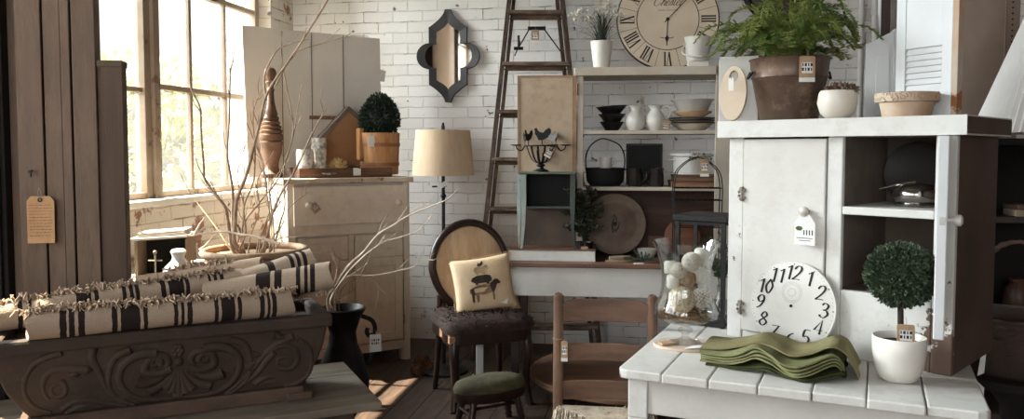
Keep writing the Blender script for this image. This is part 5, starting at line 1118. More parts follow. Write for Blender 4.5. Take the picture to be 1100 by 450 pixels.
for k, s in enumerate(NUM):
    b = nb()
    Mk = M_ @ RZ(R(-30*k)) @ T(0, rC*.785, 0); wd_ = {'I': .019, 'V': .04, 'X': .042}; tw = sum(wd_[c] for c in s)*.85; x = -tw/2; h = rC*.135
    for c in s:
        w = wd_[c]*.85
        if c == 'I': seg(b, (x+w/2, -h), (x+w/2, h), .0095, Mk); seg(b, (x, h), (x+w, h), .003, Mk); seg(b, (x, -h), (x+w, -h), .003, Mk)
        if c == 'V': seg(b, (x+.005, h), (x+w/2, -h), .0095, Mk); seg(b, (x+w-.004, h), (x+w/2, -h), .003, Mk); seg(b, (x, h), (x+w, h), .003, Mk)
        if c == 'X': seg(b, (x+.005, h), (x+w-.005, -h), .0095, Mk); seg(b, (x+w-.004, h), (x+.004, -h), .003, Mk); seg(b, (x, h), (x+w, h), .002, Mk); seg(b, (x, -h), (x+w, -h), .002, Mk)
        x += w
    ob('roman_numeral', b, INK, cl, norm=False)
b = nb()
def lets(word, cx, cy, size, sh=.45):
    F_ = {'C': [[(.75, .8), (.6, 1.02), (.3, .9), (.05, .4), (.2, .02), (.5, .05), (.75, .3)]], 'h': [[(0, 0), (.12, .5), (.2, 1.05), (.08, 1.0), (.05, .3), (.02, 0)], [(.05, .3), (.25, .5), (.33, .4), (.28, .05), (.42, .1)]],
      'e': [[(0, .22), (.25, .35), (.2, .5), (.05, .42), (.02, .1), (.18, 0), (.36, .15)]], 's': [[(0, .1), (.18, .55), (.25, .3), (.2, .05), (.05, .02)], [(.2, .05), (.34, .12)]], 't': [[(.12, .85), (.06, .2), (.14, 0), (.3, .12)], [(-.02, .55), (.28, .57)]],
      'r': [[(0, .05), (.08, .5), (.06, .4), (.25, .5)], [(.06, .4), (.03, .0)]]}
    ad = {'C': .8, 'h': .44, 'e': .37, 's': .35, 't': .3, 'r': .3}; W_ = sum(ad[c] for c in word); x = -W_/2
    for c in word:
        for s in F_[c]: stroke(b, [(cx+(x+px+sh*py)*size, cy+py*size) for px, py in s], M_, .085*size, .03*size, ZF)
        x += ad[c]
lets('Chester', -.002, .085, .062)
ob('script_lettering', b, mat('faded_sepia_ink', (70, 58, 50), None, 5, .8), cl, norm=False)
def text(par, s, M, size, m, name='lettering', shear=0, al='CENTER'):
    cu_ = bpy.data.curves.new('t', 'FONT'); cu_.body = s; cu_.size = size; cu_.shear = shear; cu_.align_x = al; cu_.align_y = 'CENTER'; cu_.extrude = .0002
    to = bpy.data.objects.new('t', cu_); C.objects.link(to); bpy.context.view_layer.update()
    me = bpy.data.meshes.new_from_object(to); bpy.data.objects.remove(to); me.transform(M); me.materials.clear(); me.materials.append(m)
    o = bpy.data.objects.new(name, me); C.objects.link(o); o.parent = par; return o
text(cl, 'Clock Company', M_ @ T(0, .058, ZF), .019, mat('faded_tan_ink', (150, 122, 96), None, 5, .8), shear=.3)
b = nb(); seg(b, (0, 0), (.142, .15), .005, M_, .013); seg(b, (.13, .137), (.15, .158), .016, M_, .013); seg(b, (-.02, -.02), (0, 0), .006, M_, .013); lathe(b, cap([(.011, .008), (.011, .016)]), 18, M_); ob('minute_hand', b, BLKM, cl, norm=False)
b = nb(); seg(b, (0, 0), (-.006, -.165), .006, M_, .011); prism(b, [(-.005-.012, -.118), (-.004, -.095), (-.004+.012, -.118), (-.005, -.15)], .01, .0115, M_); stroke(b, [(-.045, -.112), (-.02, -.118), (-.005, -.11), (.012, -.118), (.038, -.112)], M_, .004, .004, .0105); ob('hour_hand', b, BLKM, cl, norm=False)
# white mug shaped dispenser with box
o = thing('white_paper_block', 'small white carton under the white enamel cup', 'carton', onH(748.5, zt, .03), KA)
b = nb(); box(b, -.06, .06, -.02, .055, 0, .034); ob('carton_body', b, POTW, o, bev=.003)
o = thing('white_enamel_cup', 'white enamel cup with thin tilted handle on the carton', 'cup', onH(748, zt+.0345, .05), 0)
b = nb(); lathe(b, [(0, 0), (.06, 0), (.066, .01), (.078, .13), (.082, .142), (.078, .142), (.072, .128), (.06, .012), (0, .01)], 32); ob('cup_body', b, ENAM, o, sm=True)
b = nb(); tube(b, smooth([(-.078, -.01, .11), (-.098, -.02, .06), (-.08, -.06, .03), (0, -.095, .02), (.07, -.07, .04), (.11, -.03, .08), (.13, 0, .11)]), .004, 6); ob('bail_handle', b, ENAM, o, sm=True)
b = nb(); box(b, -.04, .04, -.02, .02, 0, .0015); q = ob('paper_slip', b, PAPER); q.location = onH(757, zt+.0005, -.01); q.rotation_euler = (0, 0, R(-12)); tag(q, 'white paper slip at the front edge of the hutch top', 'paper')
# dark round frame on the wall
P = Hit(841, -14, CO-nW*.03, nW); o = thing('dark_oval_frame', 'black oval mirror frame on the wall above the fern', 'mirror', P, WA)
b = nb(); tube(b, [(.245*math.cos(t), 0, .22*math.sin(t)) for t in [2*PI*k/60 for k in range(60)]], .024, 10, closed=True); ob('frame', b, BLK, o, sm=True)
b = nb(); lathe(b, [(0, -.002), (1, -.002)], 50, T(0, .012, 0) @ RX(PI/2), .235, .21); ob('mirror_glass', b, mat('aged_mirror', (170, 164, 156), None, 5, .12, metal=1), o)
b = nb(); tube(b, [(-.02, .005, -.24), (-.02, .005, -.34)], .02, 8); ob('hanger', b, BLK, o)
# ================================================================== WHITE TABLE
TA = -math.atan2(.417, .909); F = On(662, 396, .75); F.z = 0
tb = thing('white_plank_table', 'chipped white plank table in the right foreground', 'table', F, TA)
tu = V((math.cos(TA), math.sin(TA), 0)); tv = V((-math.sin(TA), math.cos(TA), 0)); TW, TD = .965, .96
b = nb(); edges = [0, .135, .27, .405, .545, .68, .82, TW]
for i in range(7):
    x0, x1 = edges[i]+.0012, edges[i+1]-.0012; j = random.uniform(-.004, .003); ch = .03
    if i == 0: poly = [(x0+ch, j), (x1, j), (x1, TD), (x0, TD), (x0, ch), (x0+.008, .008)]
    elif i == 6: poly = [(x0, j), (x1-ch, j), (x1-.008, .01), (x1, ch), (x1, TD), (x0, TD)]
    else: poly = [(x0, j), (x1, j), (x1, TD), (x0, TD)]
    prism(b, poly, .722, .75)
ob('tabletop', b, mat('worn_white_tabletop_paint', (208, 206, 200), (198, 194, 187), 3, .55, bump=.2, chip=(104, 84, 68), camt=.68, cscale=8, streak=(186, 180, 171), seed=6, focus=((TW, 0, .74, .2, .13), (TW, .3, .74, .2, .08), (0, 0, .74, .08, .12))), tb, bev=.005)
b = nb(); box(b, .06, TW-.07, .035, .055, .615, .7215); box(b, .06, TW-.07, TD-.055, TD-.035, .615, .7215); box(b, .035, .055, .06, TD-.06, .615, .7215); box(b, TW-.055, TW-.035, .06, TD-.06, .615, .7215); ob('apron', b, WHITE, tb, bev=.003)
for x in (.028, TW-.088):
    for y in (.028, TD-.088):
        b = nb(); box(b, x, x+.06, y, y+.06, .6, .7218); box(b, x, x+.06, y, y+.06, 0, .6, taper=.6); ob('leg', b, WHITE2, tb, bev=.004)
# ================================================================== WHITE CABINET
QA = R(-45); Qo = V((.752, 2.743, .75)); QW, QD, QH = .716, .42, .692
qc = thing('white_cabinet', 'chipped white cabinet with one closed and one open door on the table', 'cabinet', Qo, QA)
q1 = V((math.cos(QA), math.sin(QA), 0)); q2 = V((-math.sin(QA), math.cos(QA), 0))
def onQ(px, v, z):
    p0 = Qo+q2*v; q = (px-550)/850; s = (q*p0.y-p0.x)/(q1.x-q*q1.y); r = p0+q1*s; r.z = z; return r
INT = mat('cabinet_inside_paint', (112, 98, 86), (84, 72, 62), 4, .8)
SIDE = mat('brown_peeling_side', (90, 72, 61), (66, 53, 45), 3, .75, bump=.3, chip=(168, 156, 144), camt=.7, cscale=6)
oz = .212
b = nb()
box(b, 0, .055, 0, .022, 0, QH); box(b, .345, .393, 0, .022, 0, QH); box(b, .659, QW, 0, .022, 0, QH-.0)
box(b, .393, .659, 0, .022, 0, oz); box(b, .055, .345, .004, .022, 0, .03); ob('face_frame', b, mat('peeling_white_frame_paint', (208, 206, 201), (199, 196, 190), 3, .6, bump=.2, chip=(92, 72, 60), camt=.665, cscale=11, streak=(188, 183, 175), seed=4, focus=((.665, 0, .1, .2, .19), (.71, 0, .02, .12, .2), (.053, 0, .3, .14, .12), (.393, 0, .02, .12, .15), (.52, 0, .205, .1, .06), (.66, 0, .3, .15, .1))), qc, bev=.004)
b = nb(); box(b, QW-.018, QW+.0, .0225, QD, .0, QH); ob('right_side_panel', b, SIDE, qc, bev=.003)['label'] = 'brown peeling right side'
b = nb(); box(b, 0, .018, .0225, QD, 0, QH); ob('left_side_panel', b, WHITE2, qc, bev=.003)
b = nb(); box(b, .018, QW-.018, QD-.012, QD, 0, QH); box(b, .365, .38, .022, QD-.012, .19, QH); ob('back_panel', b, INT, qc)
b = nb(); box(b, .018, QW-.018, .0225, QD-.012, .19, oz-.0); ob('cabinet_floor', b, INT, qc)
b = nb(); box(b, .393, .659, .002, QD-.012, .449, .474); ob('shelf', b, WHITE2, qc, bev=.003)
b = nb(); box(b, -.03, QW+.03, -.03, QD+.02, QH+.0, QH+.056); box(b, QW+.0301, QW+.0305, -.02, QD, QH+.003, QH+.05); ob('top_board', b, WHITE2, qc, bev=.005)
b = nb(); box(b, QW+.0302, QW+.0312, -.028, QD+.018, QH+.004, QH+.052); q_ = ob('top_board_end_grain', b, SIDE, qc); q_['label'] = 'brown bare right end of the top board'
# closed door
b = nb(); box(b, .058, .342, -.006, .016, .032, QH-.006); cdn = ob('door', b, WHITE, qc, bev=.004); cdn['label'] = 'closed flat white door'
b = nb(); kxz = inv(qc) @ onQ(869, 0, 0); kz = Hit(869, 227, Qo, q2).z-.75
lathe(b, [(.008, 0), (.008, .012), (.016, .02), (.016, .028), (.008, .033), (0, .034)], 16, T(kxz.x-.0, -.006, kz) @ RX(PI/2)); ob('knob', b, mat('crackled_knob', (196, 190, 180), (140, 124, 108), 30, .3), cdn, sm=True)
b = nb(); tx = kxz.x+.004; tz = kz-.006; w, h = .068, .1
prism(b, [(-w/2, -h), (w/2, -h), (w/2, -.03), (w/2-.02, 0), (-w/2+.02, 0), (-w/2, -.03)], .0, .0015, T(tx, -.03, tz) @ RX(PI/2)); pt_ = ob('price_tag', b, PAPER, cdn); pt_['label'] = 'white tag with a printed leaf mark'
b = nb(); A = T(tx, -.0318, tz) @ RX(PI/2)
for i, c in enumerate('1121'):
    seg(b, (-.002+i*.009, -.052), (-.002+i*.009, -.068), .0035, A, 0)
for k, (x0_, x1_, z_) in enumerate(((-.026, .026, -.078), (-.018, .02, -.086))): seg(b, (x0_, z_), (x1_, z_), .002, A, 0)
ob('printed_mark', b, INK, pt_, norm=False)
b = nb(); A2 = T(tx-.019, -.0319, tz-.047) @ RX(PI/2); prism(b, [(-.012, 0), (-.004, .007), (.008, .006), (.013, 0), (.006, -.008), (-.006, -.007)], 0, .0005, A2); ob('leaf_print', b, mat('leaf_green_print', (84, 96, 60), (60, 66, 44), 40, .8), pt_)
for zz_ in (.11, .5):
    b = nb(); 
    for k in range(9):
        a = k*.7; ball(b, (.056+.012*math.cos(a)*(k > 0), -.009, zz_+.02*math.sin(a)*(k > 0)), .006, 6)
    tube(b, [(.057, -.012, zz_-.025), (.057, -.012, zz_+.025)], .004, 6); ob('hinge', b, mat('painted_iron_hinge', (160, 152, 142), (90, 78, 68), 40, .6), cdn, sm=True)
# open door
hp_ = V((.668, -.004, 0)); dl = (V((.281, -.96, 0))).normalized(); dn = V((-dl.y, dl.x, 0))
DMx = MX.Translation(hp_) @ MX((( dl.x, -dl.y, 0), (dl.y, dl.x, 0), (0, 0, 1))).to_4x4() if False else MX.Translation(hp_) @ RZ(math.atan2(dl.y, dl.x))
b = nb(); box(b, .004, .3, 0, .026, .165, QH-.006, DMx); od = ob('door', b, SHUT, qc, bev=.003); od['label'] = 'door standing open toward the viewer, seen edge-on'
b = nb(); lathe(b, [(.007, 0), (.007, .012), (.015, .02), (.015, .03), (.008, .035), (0, .036)], 16, DMx @ T(.262, .026, .47) @ RX(R(-90))); ob('knob', b, ENAM, od, sm=True)
b = nb(); box(b, .2995, .3015, .008, .02, .46, .48, DMx); ob('catch_plate', b, mat('steel_catch', (170, 168, 162), (130, 128, 124), 10, .4, metal=.6), od)
# things inside
o = thing('dark_round_tray', 'dark round metal tray leaning at the back of the cabinet\'s upper shelf', 'tray', onQ(984, .33, .75+.475), QA)
b = nb(); M_ = RX(R(-8)) @ T(0, 0, .1) @ RX(PI/2); lathe(b, [(0, 0), (.09, 0), (.105, .01), (.103, .013), (.088, .004), (0, .004)], 44, M_); ob('tray_disc', b, mat('tarnished_dark_metal', (44, 38, 35), (26, 23, 22), 6, .55, metal=.3), o, sm=True)
o = thing('silver_bowl', 'shiny silver bowl standing before the dark round tray', 'bowl', onQ(985, .16, .75+.475), QA)
b = nb(); lathe(b, [(0, 0), (.06, 0), (.062, .006), (.055, .012), (.068, .03), (.064, .052), (.045, .066), (.02, .072), (0, .073)], 36); ob('bowl_dome', b, mat('polished_silver', (206, 204, 200), (170, 166, 160), 6, .16, metal=1), o, sm=True)
b = nb(); tube(b, [(.0, -.01, .076), (-.05, -.03, .066), (-.095, -.045, .052)], (.004, .002), 6); ob('spoon_handle', b, mat('polished_silver', (0,0,0)), o, sm=True)
b = nb(); box(b, -.02, .02, -.05, .05, 0, .1, T(0, 0, 0)); b.free()
# ================================================================== ON THE CABINET TOP
ZC = .75+QH+.0565
def topQ(px, v): return onQ(px, v, ZC)
bkp = topQ(846, .2)
o = thing('metal_bucket_fern', 'brown metal bucket overflowing with green fern on the white cabinet', 'potted plant', bkp, 0)
d_ = bkp.y; rr = 41/850*d_; hb = (130-64)/850*d_*1.0
b = nb(); lathe(b, [(0, 0), (rr*.72, 0), (rr*.93, hb*.68), (rr*.96, hb*.7), (rr*.95, hb*.73), (rr*.99, hb*.97), (rr*1.03, hb), (rr*.99, hb*1.01), (rr*.94, hb*.93), (0, hb*.9)], 44); ob('bucket', b, mat('brown_zinc', (104, 84, 70), (74, 56, 46), 3, .42, metal=.4, bump=.1, streak=(136, 112, 94)), o, sm=True)
b = nb()
for s in (-1, 1): tube(b, smooth([(s*rr*.98, -.02, hb*.8), (s*rr*1.08, 0, hb*.7), (s*rr*.98, .02, hb*.8)]), .004, 6)
ob('ear', b, BLK, o, sm=True)
FERN = mat('fern_leaves', (158, 164, 88), (88, 116, 58), 7, .6)
b = nb(); rf_ = random.Random(5)
for k in range(105):
    a = rf_.uniform(0, 2*PI); L_ = rf_.uniform(.13, .30); el = rf_.uniform(.15, 1.25); ho_ = L_*math.cos(el)*.95; up = L_*math.sin(el)
    if math.sin(a) > .3: ho_ *= .75
    r0 = rr*.45*rf_.random(); dd = V((math.cos(a), math.sin(a), 0))
    P = smooth([dd*r0+V((0, 0, hb*.9)), dd*(r0+ho_*.45)+V((0, 0, hb+up*.75)), dd*(r0+ho_)+V((0, 0, hb+up*.78)), dd*(r0+ho_*1.25)+V((0, 0, hb+up*.5-.012))], 6)
    tube(b, P, .0012, 4)
    n_ = len(P)
    for i in range(3, n_):
        t = i/n_; w = .038*math.sin(PI*min(1, .12+t*.86))**.6; dr_ = (P[min(i+1, n_-1)]-P[i-1]).normalized(); sd_ = dr_.cross(V((0, 0, 1))).normalized()
        for s in (-1, 1):
            for jj in (0, .5):
                q = P[i]-dr_*jj*.012
                e = sd_*s+dr_*.5+V((0, 0, rf_.uniform(-.25, .35)))
                leaf(b, q, e, .0045, w*rf_.uniform(.7, 1.1), V((0, 0, 1)))
                leaf(b, q+e.normalized()*w*.4, e+dr_*.9+V((0, 0, .5)), .0035, w*.45, V((0, 0, 1)))
ob('fern_fronds', b, FERN, o, norm=False)
price_tag(o, T((849-846)/850*d_, -rr*1.04, hb*.985), .053, .086, 'kraft price tag with printed square on the bucket rim')
o = thing('oval_wooden_board', 'small oval pale board with handle hole leaning on the white panel', 'cutting board', topQ(786, .035), QA+R(10))
b = nb(); n_ = 40; M_ = RX(R(-8)) @ T(0, 0, .098) @ RX(PI/2)
po_ = [(.048*math.cos(2*PI*k/n_), .097*math.sin(2*PI*k/n_)) for k in range(n_)]; pi_ = [(.016*math.cos(2*PI*k/n_), .06+.02*math.sin(2*PI*k/n_)) for k in range(n_)]
L4 = [[b.verts.new(M_ @ V((x, y, z))) for x, y in P_] for P_, z in ((po_, 0), (po_, .014), (pi_, .014), (pi_, 0))]
for i in range(4):
    for k in range(n_): b.faces.new((L4[i][k], L4[i][(k+1) % n_], L4[(i+1) % 4][(k+1) % n_], L4[(i+1) % 4][k]))
ob('board', b, mat('pale_sanded_wood', (206, 188, 166), (192, 172, 150), 4, .6), o, bev=.002)
price_tag(o, T(.004, -.03, .15), .018, .045, 'white tag in the handle hole', kraft=False, logo=False)
o = thing('white_panel_board', 'white painted panel with brown right edge behind the oval board', 'board', topQ(771, .085), QA+R(26))
wz = .135; b = nb(); box(b, 0, wz, 0, .018, 0, .235); ob('panel', b, WHITE, o, bev=.002); b = nb(); box(b, wz, wz+.014, -.002, .02, 0, .235); ob('brown_edge', b, WOODM, o, bev=.001)
o = thing('round_white_bowl_planter', 'round white bowl with dried brown succulent beside the bucket', 'potted plant', topQ(898, .11), 0)
rb_ = 20.5/850*o.location.y; b = nb(); lathe(b, [(0, 0), (rb_*.5, 0), (rb_*.85, rb_*.35), (rb_, rb_*.85), (rb_*.93, rb_*1.35), (rb_*.85, rb_*1.5), (rb_*.8, rb_*1.48), (rb_*.85, rb_*1.3), (0, rb_*1.2)], 34); ob('bowl', b, mat('cracked_white_glaze', (212, 206, 196), (198, 186, 170), 5, .4), o, sm=True)
b = nb(); foliage(b, (.01, 0, rb_*1.45), rb_*.75, 500, .004, .016, .45); ob('dried_plant', b, mat('dried_brown_leaves', (132, 108, 90), (88, 70, 60), 20, .9), o, norm=False)
o = thing('shallow_terracotta_pot', 'shallow limed terracotta pot with rough rim before the shutter', 'pot', topQ(972, .075), 0)
r_ = 30/850*o.location.y; b = nb(); lathe(b, [(0, 0), (r_*.78, 0), (r_*.9, r_*.52), (r_*1.02, r_*.54), (r_*1.03, r_*.85), (r_*.95, r_*.87), (r_*.85, r_*.8), (0, r_*.7)], 44); ob('pot_body', b, TERRA, o, sm=True)
b = nb()
for k in range(160):
    a = random.uniform(0, 6.28); ball(b, (r_*1.02*math.cos(a), r_*1.02*math.sin(a), r_*random.uniform(.58, .84)), .0042, 6)
ob('rough_band', b, TERRA, o, sm=True)
# shutters
def shutter(px0, px1, v0, v1, h, label, lv0, lv1, nl, fr=.03, th=.022, m=SHUT):
    a, c = topQ(px0, v0), topQ(px1, v1); d = c-a; L_ = d.length; yaw = math.atan2(d.y, d.x); o = thing('louvered_shutter', label, 'shutter', a, yaw)
    b = nb(); box(b, 0, fr, 0, th, 0, h); box(b, L_-fr, L_, 0, th, 0, h); box(b, fr, L_-fr, .002, th-.002, 0, lv0); box(b, fr, L_-fr, .002, th-.002, lv1, h); ob('frame', b, m, o, bev=.002)
    b = nb()
    for k in range(nl):
        z = lv0+(lv1-lv0)*(k+.5)/nl; hh2 = (lv1-lv0)/nl*.62; box(b, fr+.001, L_-fr-.001, -.0035, .0035, -hh2, hh2, T(0, th*.5, z) @ RX(R(-24)))
    ob('louvers', b, m, o)
    return o, L_
o, L_ = shutter(959, 1019, .18, .115, .62, 'tall white louvered shutter standing on the cabinet, brown rust at its edge', .085, .215, 7, fr=.034)
b = nb(); box(b, L_, L_+.019, .0, .024, 0, .62); q_ = ob('rusty_edge', b, mat('rust_stained_edge', (176, 168, 156), (168, 128, 92), 3, .7, chip=(140, 92, 58), camt=.52, cscale=6), o, bev=.001)
a = topQ(927, .24); o = thing('short_white_shutter', 'shorter white panel with stepped top left of the louvered shutter', 'shutter', a, R(-12))
w1 = 36/850*a.y; H1 = (128-31)/850*a.y; b = nb(); prism(b, [(0, 0), (w1, 0), (w1, H1), (w1*.75, H1-.004), (w1*.7, H1-.012), (.012, H1-.045), (0, H1-.05)], -.02, 0, RX(PI/2)); ob('panel', b, SHUT, o, bev=.002)
b = nb(); box(b, w1*.3, w1*.66, -.003, 0, .02, H1*.72); ob('raised_field', b, SHUT, o, bev=.001); b = nb(); box(b, w1*.76, w1*.98, -.012, 0, .0, H1-.003); ob('stile_strip', b, SHUT, o, bev=.002)
a = topQ(941, .33); o = thing('grey_window_sash', 'tall narrow grey wood frame behind the white shutters', 'frame', a, R(-12))
w1 = 21/850*a.y; b = nb(); box(b, 0, .004, 0, .03, 0, .7); ob('white_edge', b, SHUT, o); b = nb(); box(b, .004, w1*.5, .006, .03, 0, .7); ob('dark_stile', b, DBROWN, o); b = nb(); box(b, w1*.52, w1, .002, .03, 0, .7); ob('grey_stile', b, mat('grey_weathered_stile', (150, 142, 132), (112, 102, 92), 8, .7, bump=.3), o, bev=.002)
# perforated panel
a = AtY(1029, 161, 3.62); a.z = 1.4505; o = thing('perforated_metal_panel', 'tall beige metal panel with a row of holes right of the shutter', 'panel', a, R(-12))
w1 = 56/850*a.y*1.0; MB_ = mat('beige_metal', (158, 142, 128), (126, 106, 92), 1.6, .42, metal=.2)
b = nb(); 
box(b, 0, w1*.745, 0, .012, 0, 1.0); box(b, w1*.745, w1*.76, -.003, .012, 0, 1.0); box(b, w1*.76, w1, 0, .012, 0, 1.0); ob('sheet', b, MB_, o, bev=.001)
b = nb()
for k in range(38): lathe(b, cap([(.0042, 0), (.0042, .0006)]), 10, T(w1*.87, -.0002, .03+k*.0252) @ RX(PI/2))
ob('holes', b, BLKM, o)
# ================================================================== THINGS ON THE TABLE
# enamel clock face
cp_ = Hit(849, 329, Qo-q2*.045, q2); rE = .143
o = thing('enamel_clock_face', 'round white clock dial with black arabic numerals leaning on the cabinet', 'clock', (cp_.x, cp_.y, .7505), QA+R(0))
rE = 50/850*cp_.y*1.0; zc = cp_.z-.75; M_ = T(0, 0, zc) @ RX(R(84)); 
rE = min(rE, zc*1.0+.0); rE = zc/math.cos(R(6))-.001 if zc < rE else rE
M_ = RX(R(-6)) @ T(0, 0, rE) @ RX(PI/2)
b = nb(); lathe(b, [(0, -.004), (rE*.98, -.004), (rE, 0), (rE*.985, .006), (rE*.955, .0052), (rE*.93, .006), (rE*.6, .0072), (0, .0105)], 64, M_); ob('dial', b, mat('ivory_enamel', (214, 212, 206), (204, 200, 192), 3, .3), o, sm=True)
b = nb()
def zE(r): return .0075 if r > rE*.7 else .0095
for k in range(12):
    a = R(90-30*k); s = str(12 if k == 0 else k); r_ = rE*.74
    b = nb(); digits(b, s, M_ @ T(r_*math.cos(a), r_*math.sin(a), .0072), rE*.32); ob('arabic_numeral', b, INK, o, norm=False)
b = nb()
for k in range(60):
    a = R(6*k); lathe(b, [(0, .0066), (.0022 if k % 5 == 0 else .001, .0066)], 8, M_ @ T(rE*.93*math.cos(a), rE*.93*math.sin(a), 0))
ob('minute_dots', b, INK, o, norm=False)
b = nb()
for r0 in (.033, .027, .012): lathe(b, [(r0, .0118), (r0+.0007, .0118)], 36, M_ @ T(0, rE*.3, 0))
ob('subdial_rings', b, mat('grey_print', (140, 136, 130), None, 5, .7), o, norm=False)
b = nb(); lathe(b, cap([(.005, .009), (.005, .0125)]), 14, M_); ob('centre_hole', b, BLKM, o)
# green towels
GT = mat('olive_green_cloth', (140, 132, 96), (116, 110, 78), 6, .95, bump=.6, bscale=220, spec=.1)
GT2 = mat('dark_green_cloth', (66, 70, 44), (48, 52, 34), 6, .95, bump=.6, bscale=220, spec=.1)
GT3 = mat('sage_green_cloth', (134, 134, 96), (104, 106, 70), 6, .95, bump=.6, bscale=220, spec=.1)
# table frame: x along the front edge, y towards the cabinet; the pile lies along the front edge
def towel(lab, m, prof, y0, y1, layers, gap, front=None):
    """prof: [(x, z)] of the folded edge along the front; cloth runs back from it"""
    o = thing('folded_green_towel', lab, 'cloth', (F.x, F.y, .7505), TA, 'folded green cloths on the white table')
    P = smooth([V((x, z, 0)) for x, z in prof], 7); NY = 12
    for l in range(layers):
        b = nb(); th = .0026; top, bot = [], []
        for i, p in enumerate(P):
            u = i/(len(P)-1); rt, rb2 = [], []
            for j in range(NY+1):
                v = j/NY; yy0 = (front(u) if front else y0)-.003*l+.004*math.sin(u*23+l*1.7); y = yy0+(y1-yy0)*v
                z = max(.003, (p.y+l*gap)*(1-.25*v*v)+.002*math.sin(v*9+u*14+l)+l*.001)
                if v < .12: z -= (1-v/.12)*.002
                x = p.x+.003*math.sin(v*7+l)
                rt.append(b.verts.new((x, y, z+th))); rb2.append(b.verts.new((x, y, z-th)))
            top.append(rt); bot.append(rb2)
        n = len(P)
        for i in range(n-1):
            for j in range(NY): b.faces.new((top[i][j], top[i+1][j], top[i+1][j+1], top[i][j+1])); b.faces.new((bot[i][j], bot[i][j+1], bot[i+1][j+1], bot[i+1][j]))
            b.faces.new((top[i+1][0], top[i][0], bot[i][0], bot[i+1][0])); b.faces.new((top[i][NY], top[i+1][NY], bot[i+1][NY], bot[i][NY]))
        for j in range(NY): b.faces.new((top[0][j], top[0][j+1], bot[0][j+1], bot[0][j])); b.faces.new((top[-1][j+1], top[-1][j], bot[-1][j], bot[-1][j+1]))
        ob('folded_layer', b, m, o, sm=True)
    return o
FI = (MX.Translation((F.x, F.y, .7505)) @ RZ(TA)).inverted()
def tx(px, py, z=.7505): q = FI @ On(px, py, z); return q.x, q.y
xa, ya = tx(752, 392); xb, yb = tx(900, 408); xm, ym = tx(850, 410)
def fy(u): return ya+(ym-ya)*min(1, u/.7)+(.0 if u < .7 else (u-.7)*.25)
W_ = xb-xa
towel('dark green cloth folded at the bottom of the green pile', GT2, [(xa+.015, .004), (xa+W_*.22, .004), (xa+W_*.36, .012), (xa+W_*.5, .02), (xa+W_*.62, .008), (xa+W_*.8, .006), (xa+W_*1.0, .02), (xa+W_*1.05, .008)], 0, ya+.17, 2, .006, lambda u: fy(u)+.004)
towel('sage green cloth folded in the middle of the green pile', GT3, [(xa, .016), (xa+W_*.2, .017), (xa+W_*.33, .034), (xa+W_*.43, .052), (xa+W_*.54, .042), (xa+W_*.66, .018), (xa+W_*.8, .024), (xa+W_*.97, .05), (xa+W_*1.04, .02)], 0, ya+.2, 4, .0085, lambda u: fy(u)-.004)
towel('light olive cloth draped over the top of the green pile', GT, [(xa-.002, .05), (xa+W_*.16, .054), (xa+W_*.33, .074), (xa+W_*.44, .088), (xa+W_*.56, .078), (xa+W_*.68, .062), (xa+W_*.82, .075), (xa+W_*.95, .105), (xa+W_*1.04, .09), (xa+W_*1.1, .045), (xa+W_*1.14, .006)], 0, ya+.225, 1, .006, lambda u: fy(u)+.012+.02*math.sin(u*3.1))
# topiary in pot
P = On(965, 408, .75); o = thing('round_topiary_pot', 'small round topiary in a smooth white pot with kraft tag', 'potted plant', P, 0)
rp = 27.5/850*P.y; b = nb(); lathe(b, [(0, 0), (rp*.55, 0), (rp*.7, .006), (rp*.88, rp*.45), (rp*.98, rp*1.15), (rp, rp*1.72), (rp*.96, rp*1.76), (rp*.9, rp*1.7), (rp*.88, rp*1.45), (0, rp*1.45)], 44); ob('pot', b, POTW, o, sm=True)
b = nb(); lathe(b, [(0, rp*1.5), (rp*.89, rp*1.48)], 24); ob('soil', b, SOIL, o)
zc = 1.4-(296-161)/850*P.y+(-.75)+.0
b = nb(); tube(b, [(.004, 0, rp*1.4), (0, 0, zc-.06)], .0085, 8); ob('stem', b, mat('dark_stem', (52, 40, 32), (36, 28, 23), 12, .8), o, sm=True)
b = nb(); foliage(b, (0, 0, zc), .09, 5200, .0042, .013, .96); ball(b, (0, 0, zc), .068, 14); ob('topiary_ball', b, BOX2, o, norm=False)
price_tag(o, T(-.006, -.045, rp*2.36) @ RY(R(4)) @ RX(R(-12)), .05, .068, 'kraft price tag with a printed white square')
# wood slab, vase and filling
VB = On(736, 371, .75)
o = thing('oval_wood_slab', 'pale oval wood slab under the glass vase', 'slab', (VB.x, VB.y-.01, .7505), R(-10))
b = nb(); lathe(b, [(0, 0), (1, 0), (1.01, .004), (1, .009), (0, .009)], 40, None, .105, .085); ob('slab', b, mat('pale_pinkish_wood', (206, 186, 168), (190, 166, 146), 7, .7), o)
q = tag(ob('small_card', (lambda b: (box(b, -.022, .022, -.016, .016, 0, .008), b)[1])(nb()), KRAFT, bev=.001), 'small tan card on the slab beside the vase foot', 'card'); q.location = On(716, 370, .76); q.rotation_euler = (0, 0, .2)
q = tag(ob('white_paper_tag', (lambda b: (prism(b, [(-.05, -.02), (.04, -.012), (.05, .015), (-.02, .02)], 0, .0015, T(0, 0, .004) @ RY(R(-4))), b)[1])(nb()), PAPER), 'white paper tag lying on the slab right of the vase foot', 'tag'); q.location = On(752, 374, .7605); q.rotation_euler = (0, 0, -.2)
vs_ = thing('glass_hurricane_vase', 'footed clear glass vase filled with woven white balls', 'vase', (VB.x, VB.y, .7605), 0)
kx_ = VB.y/850
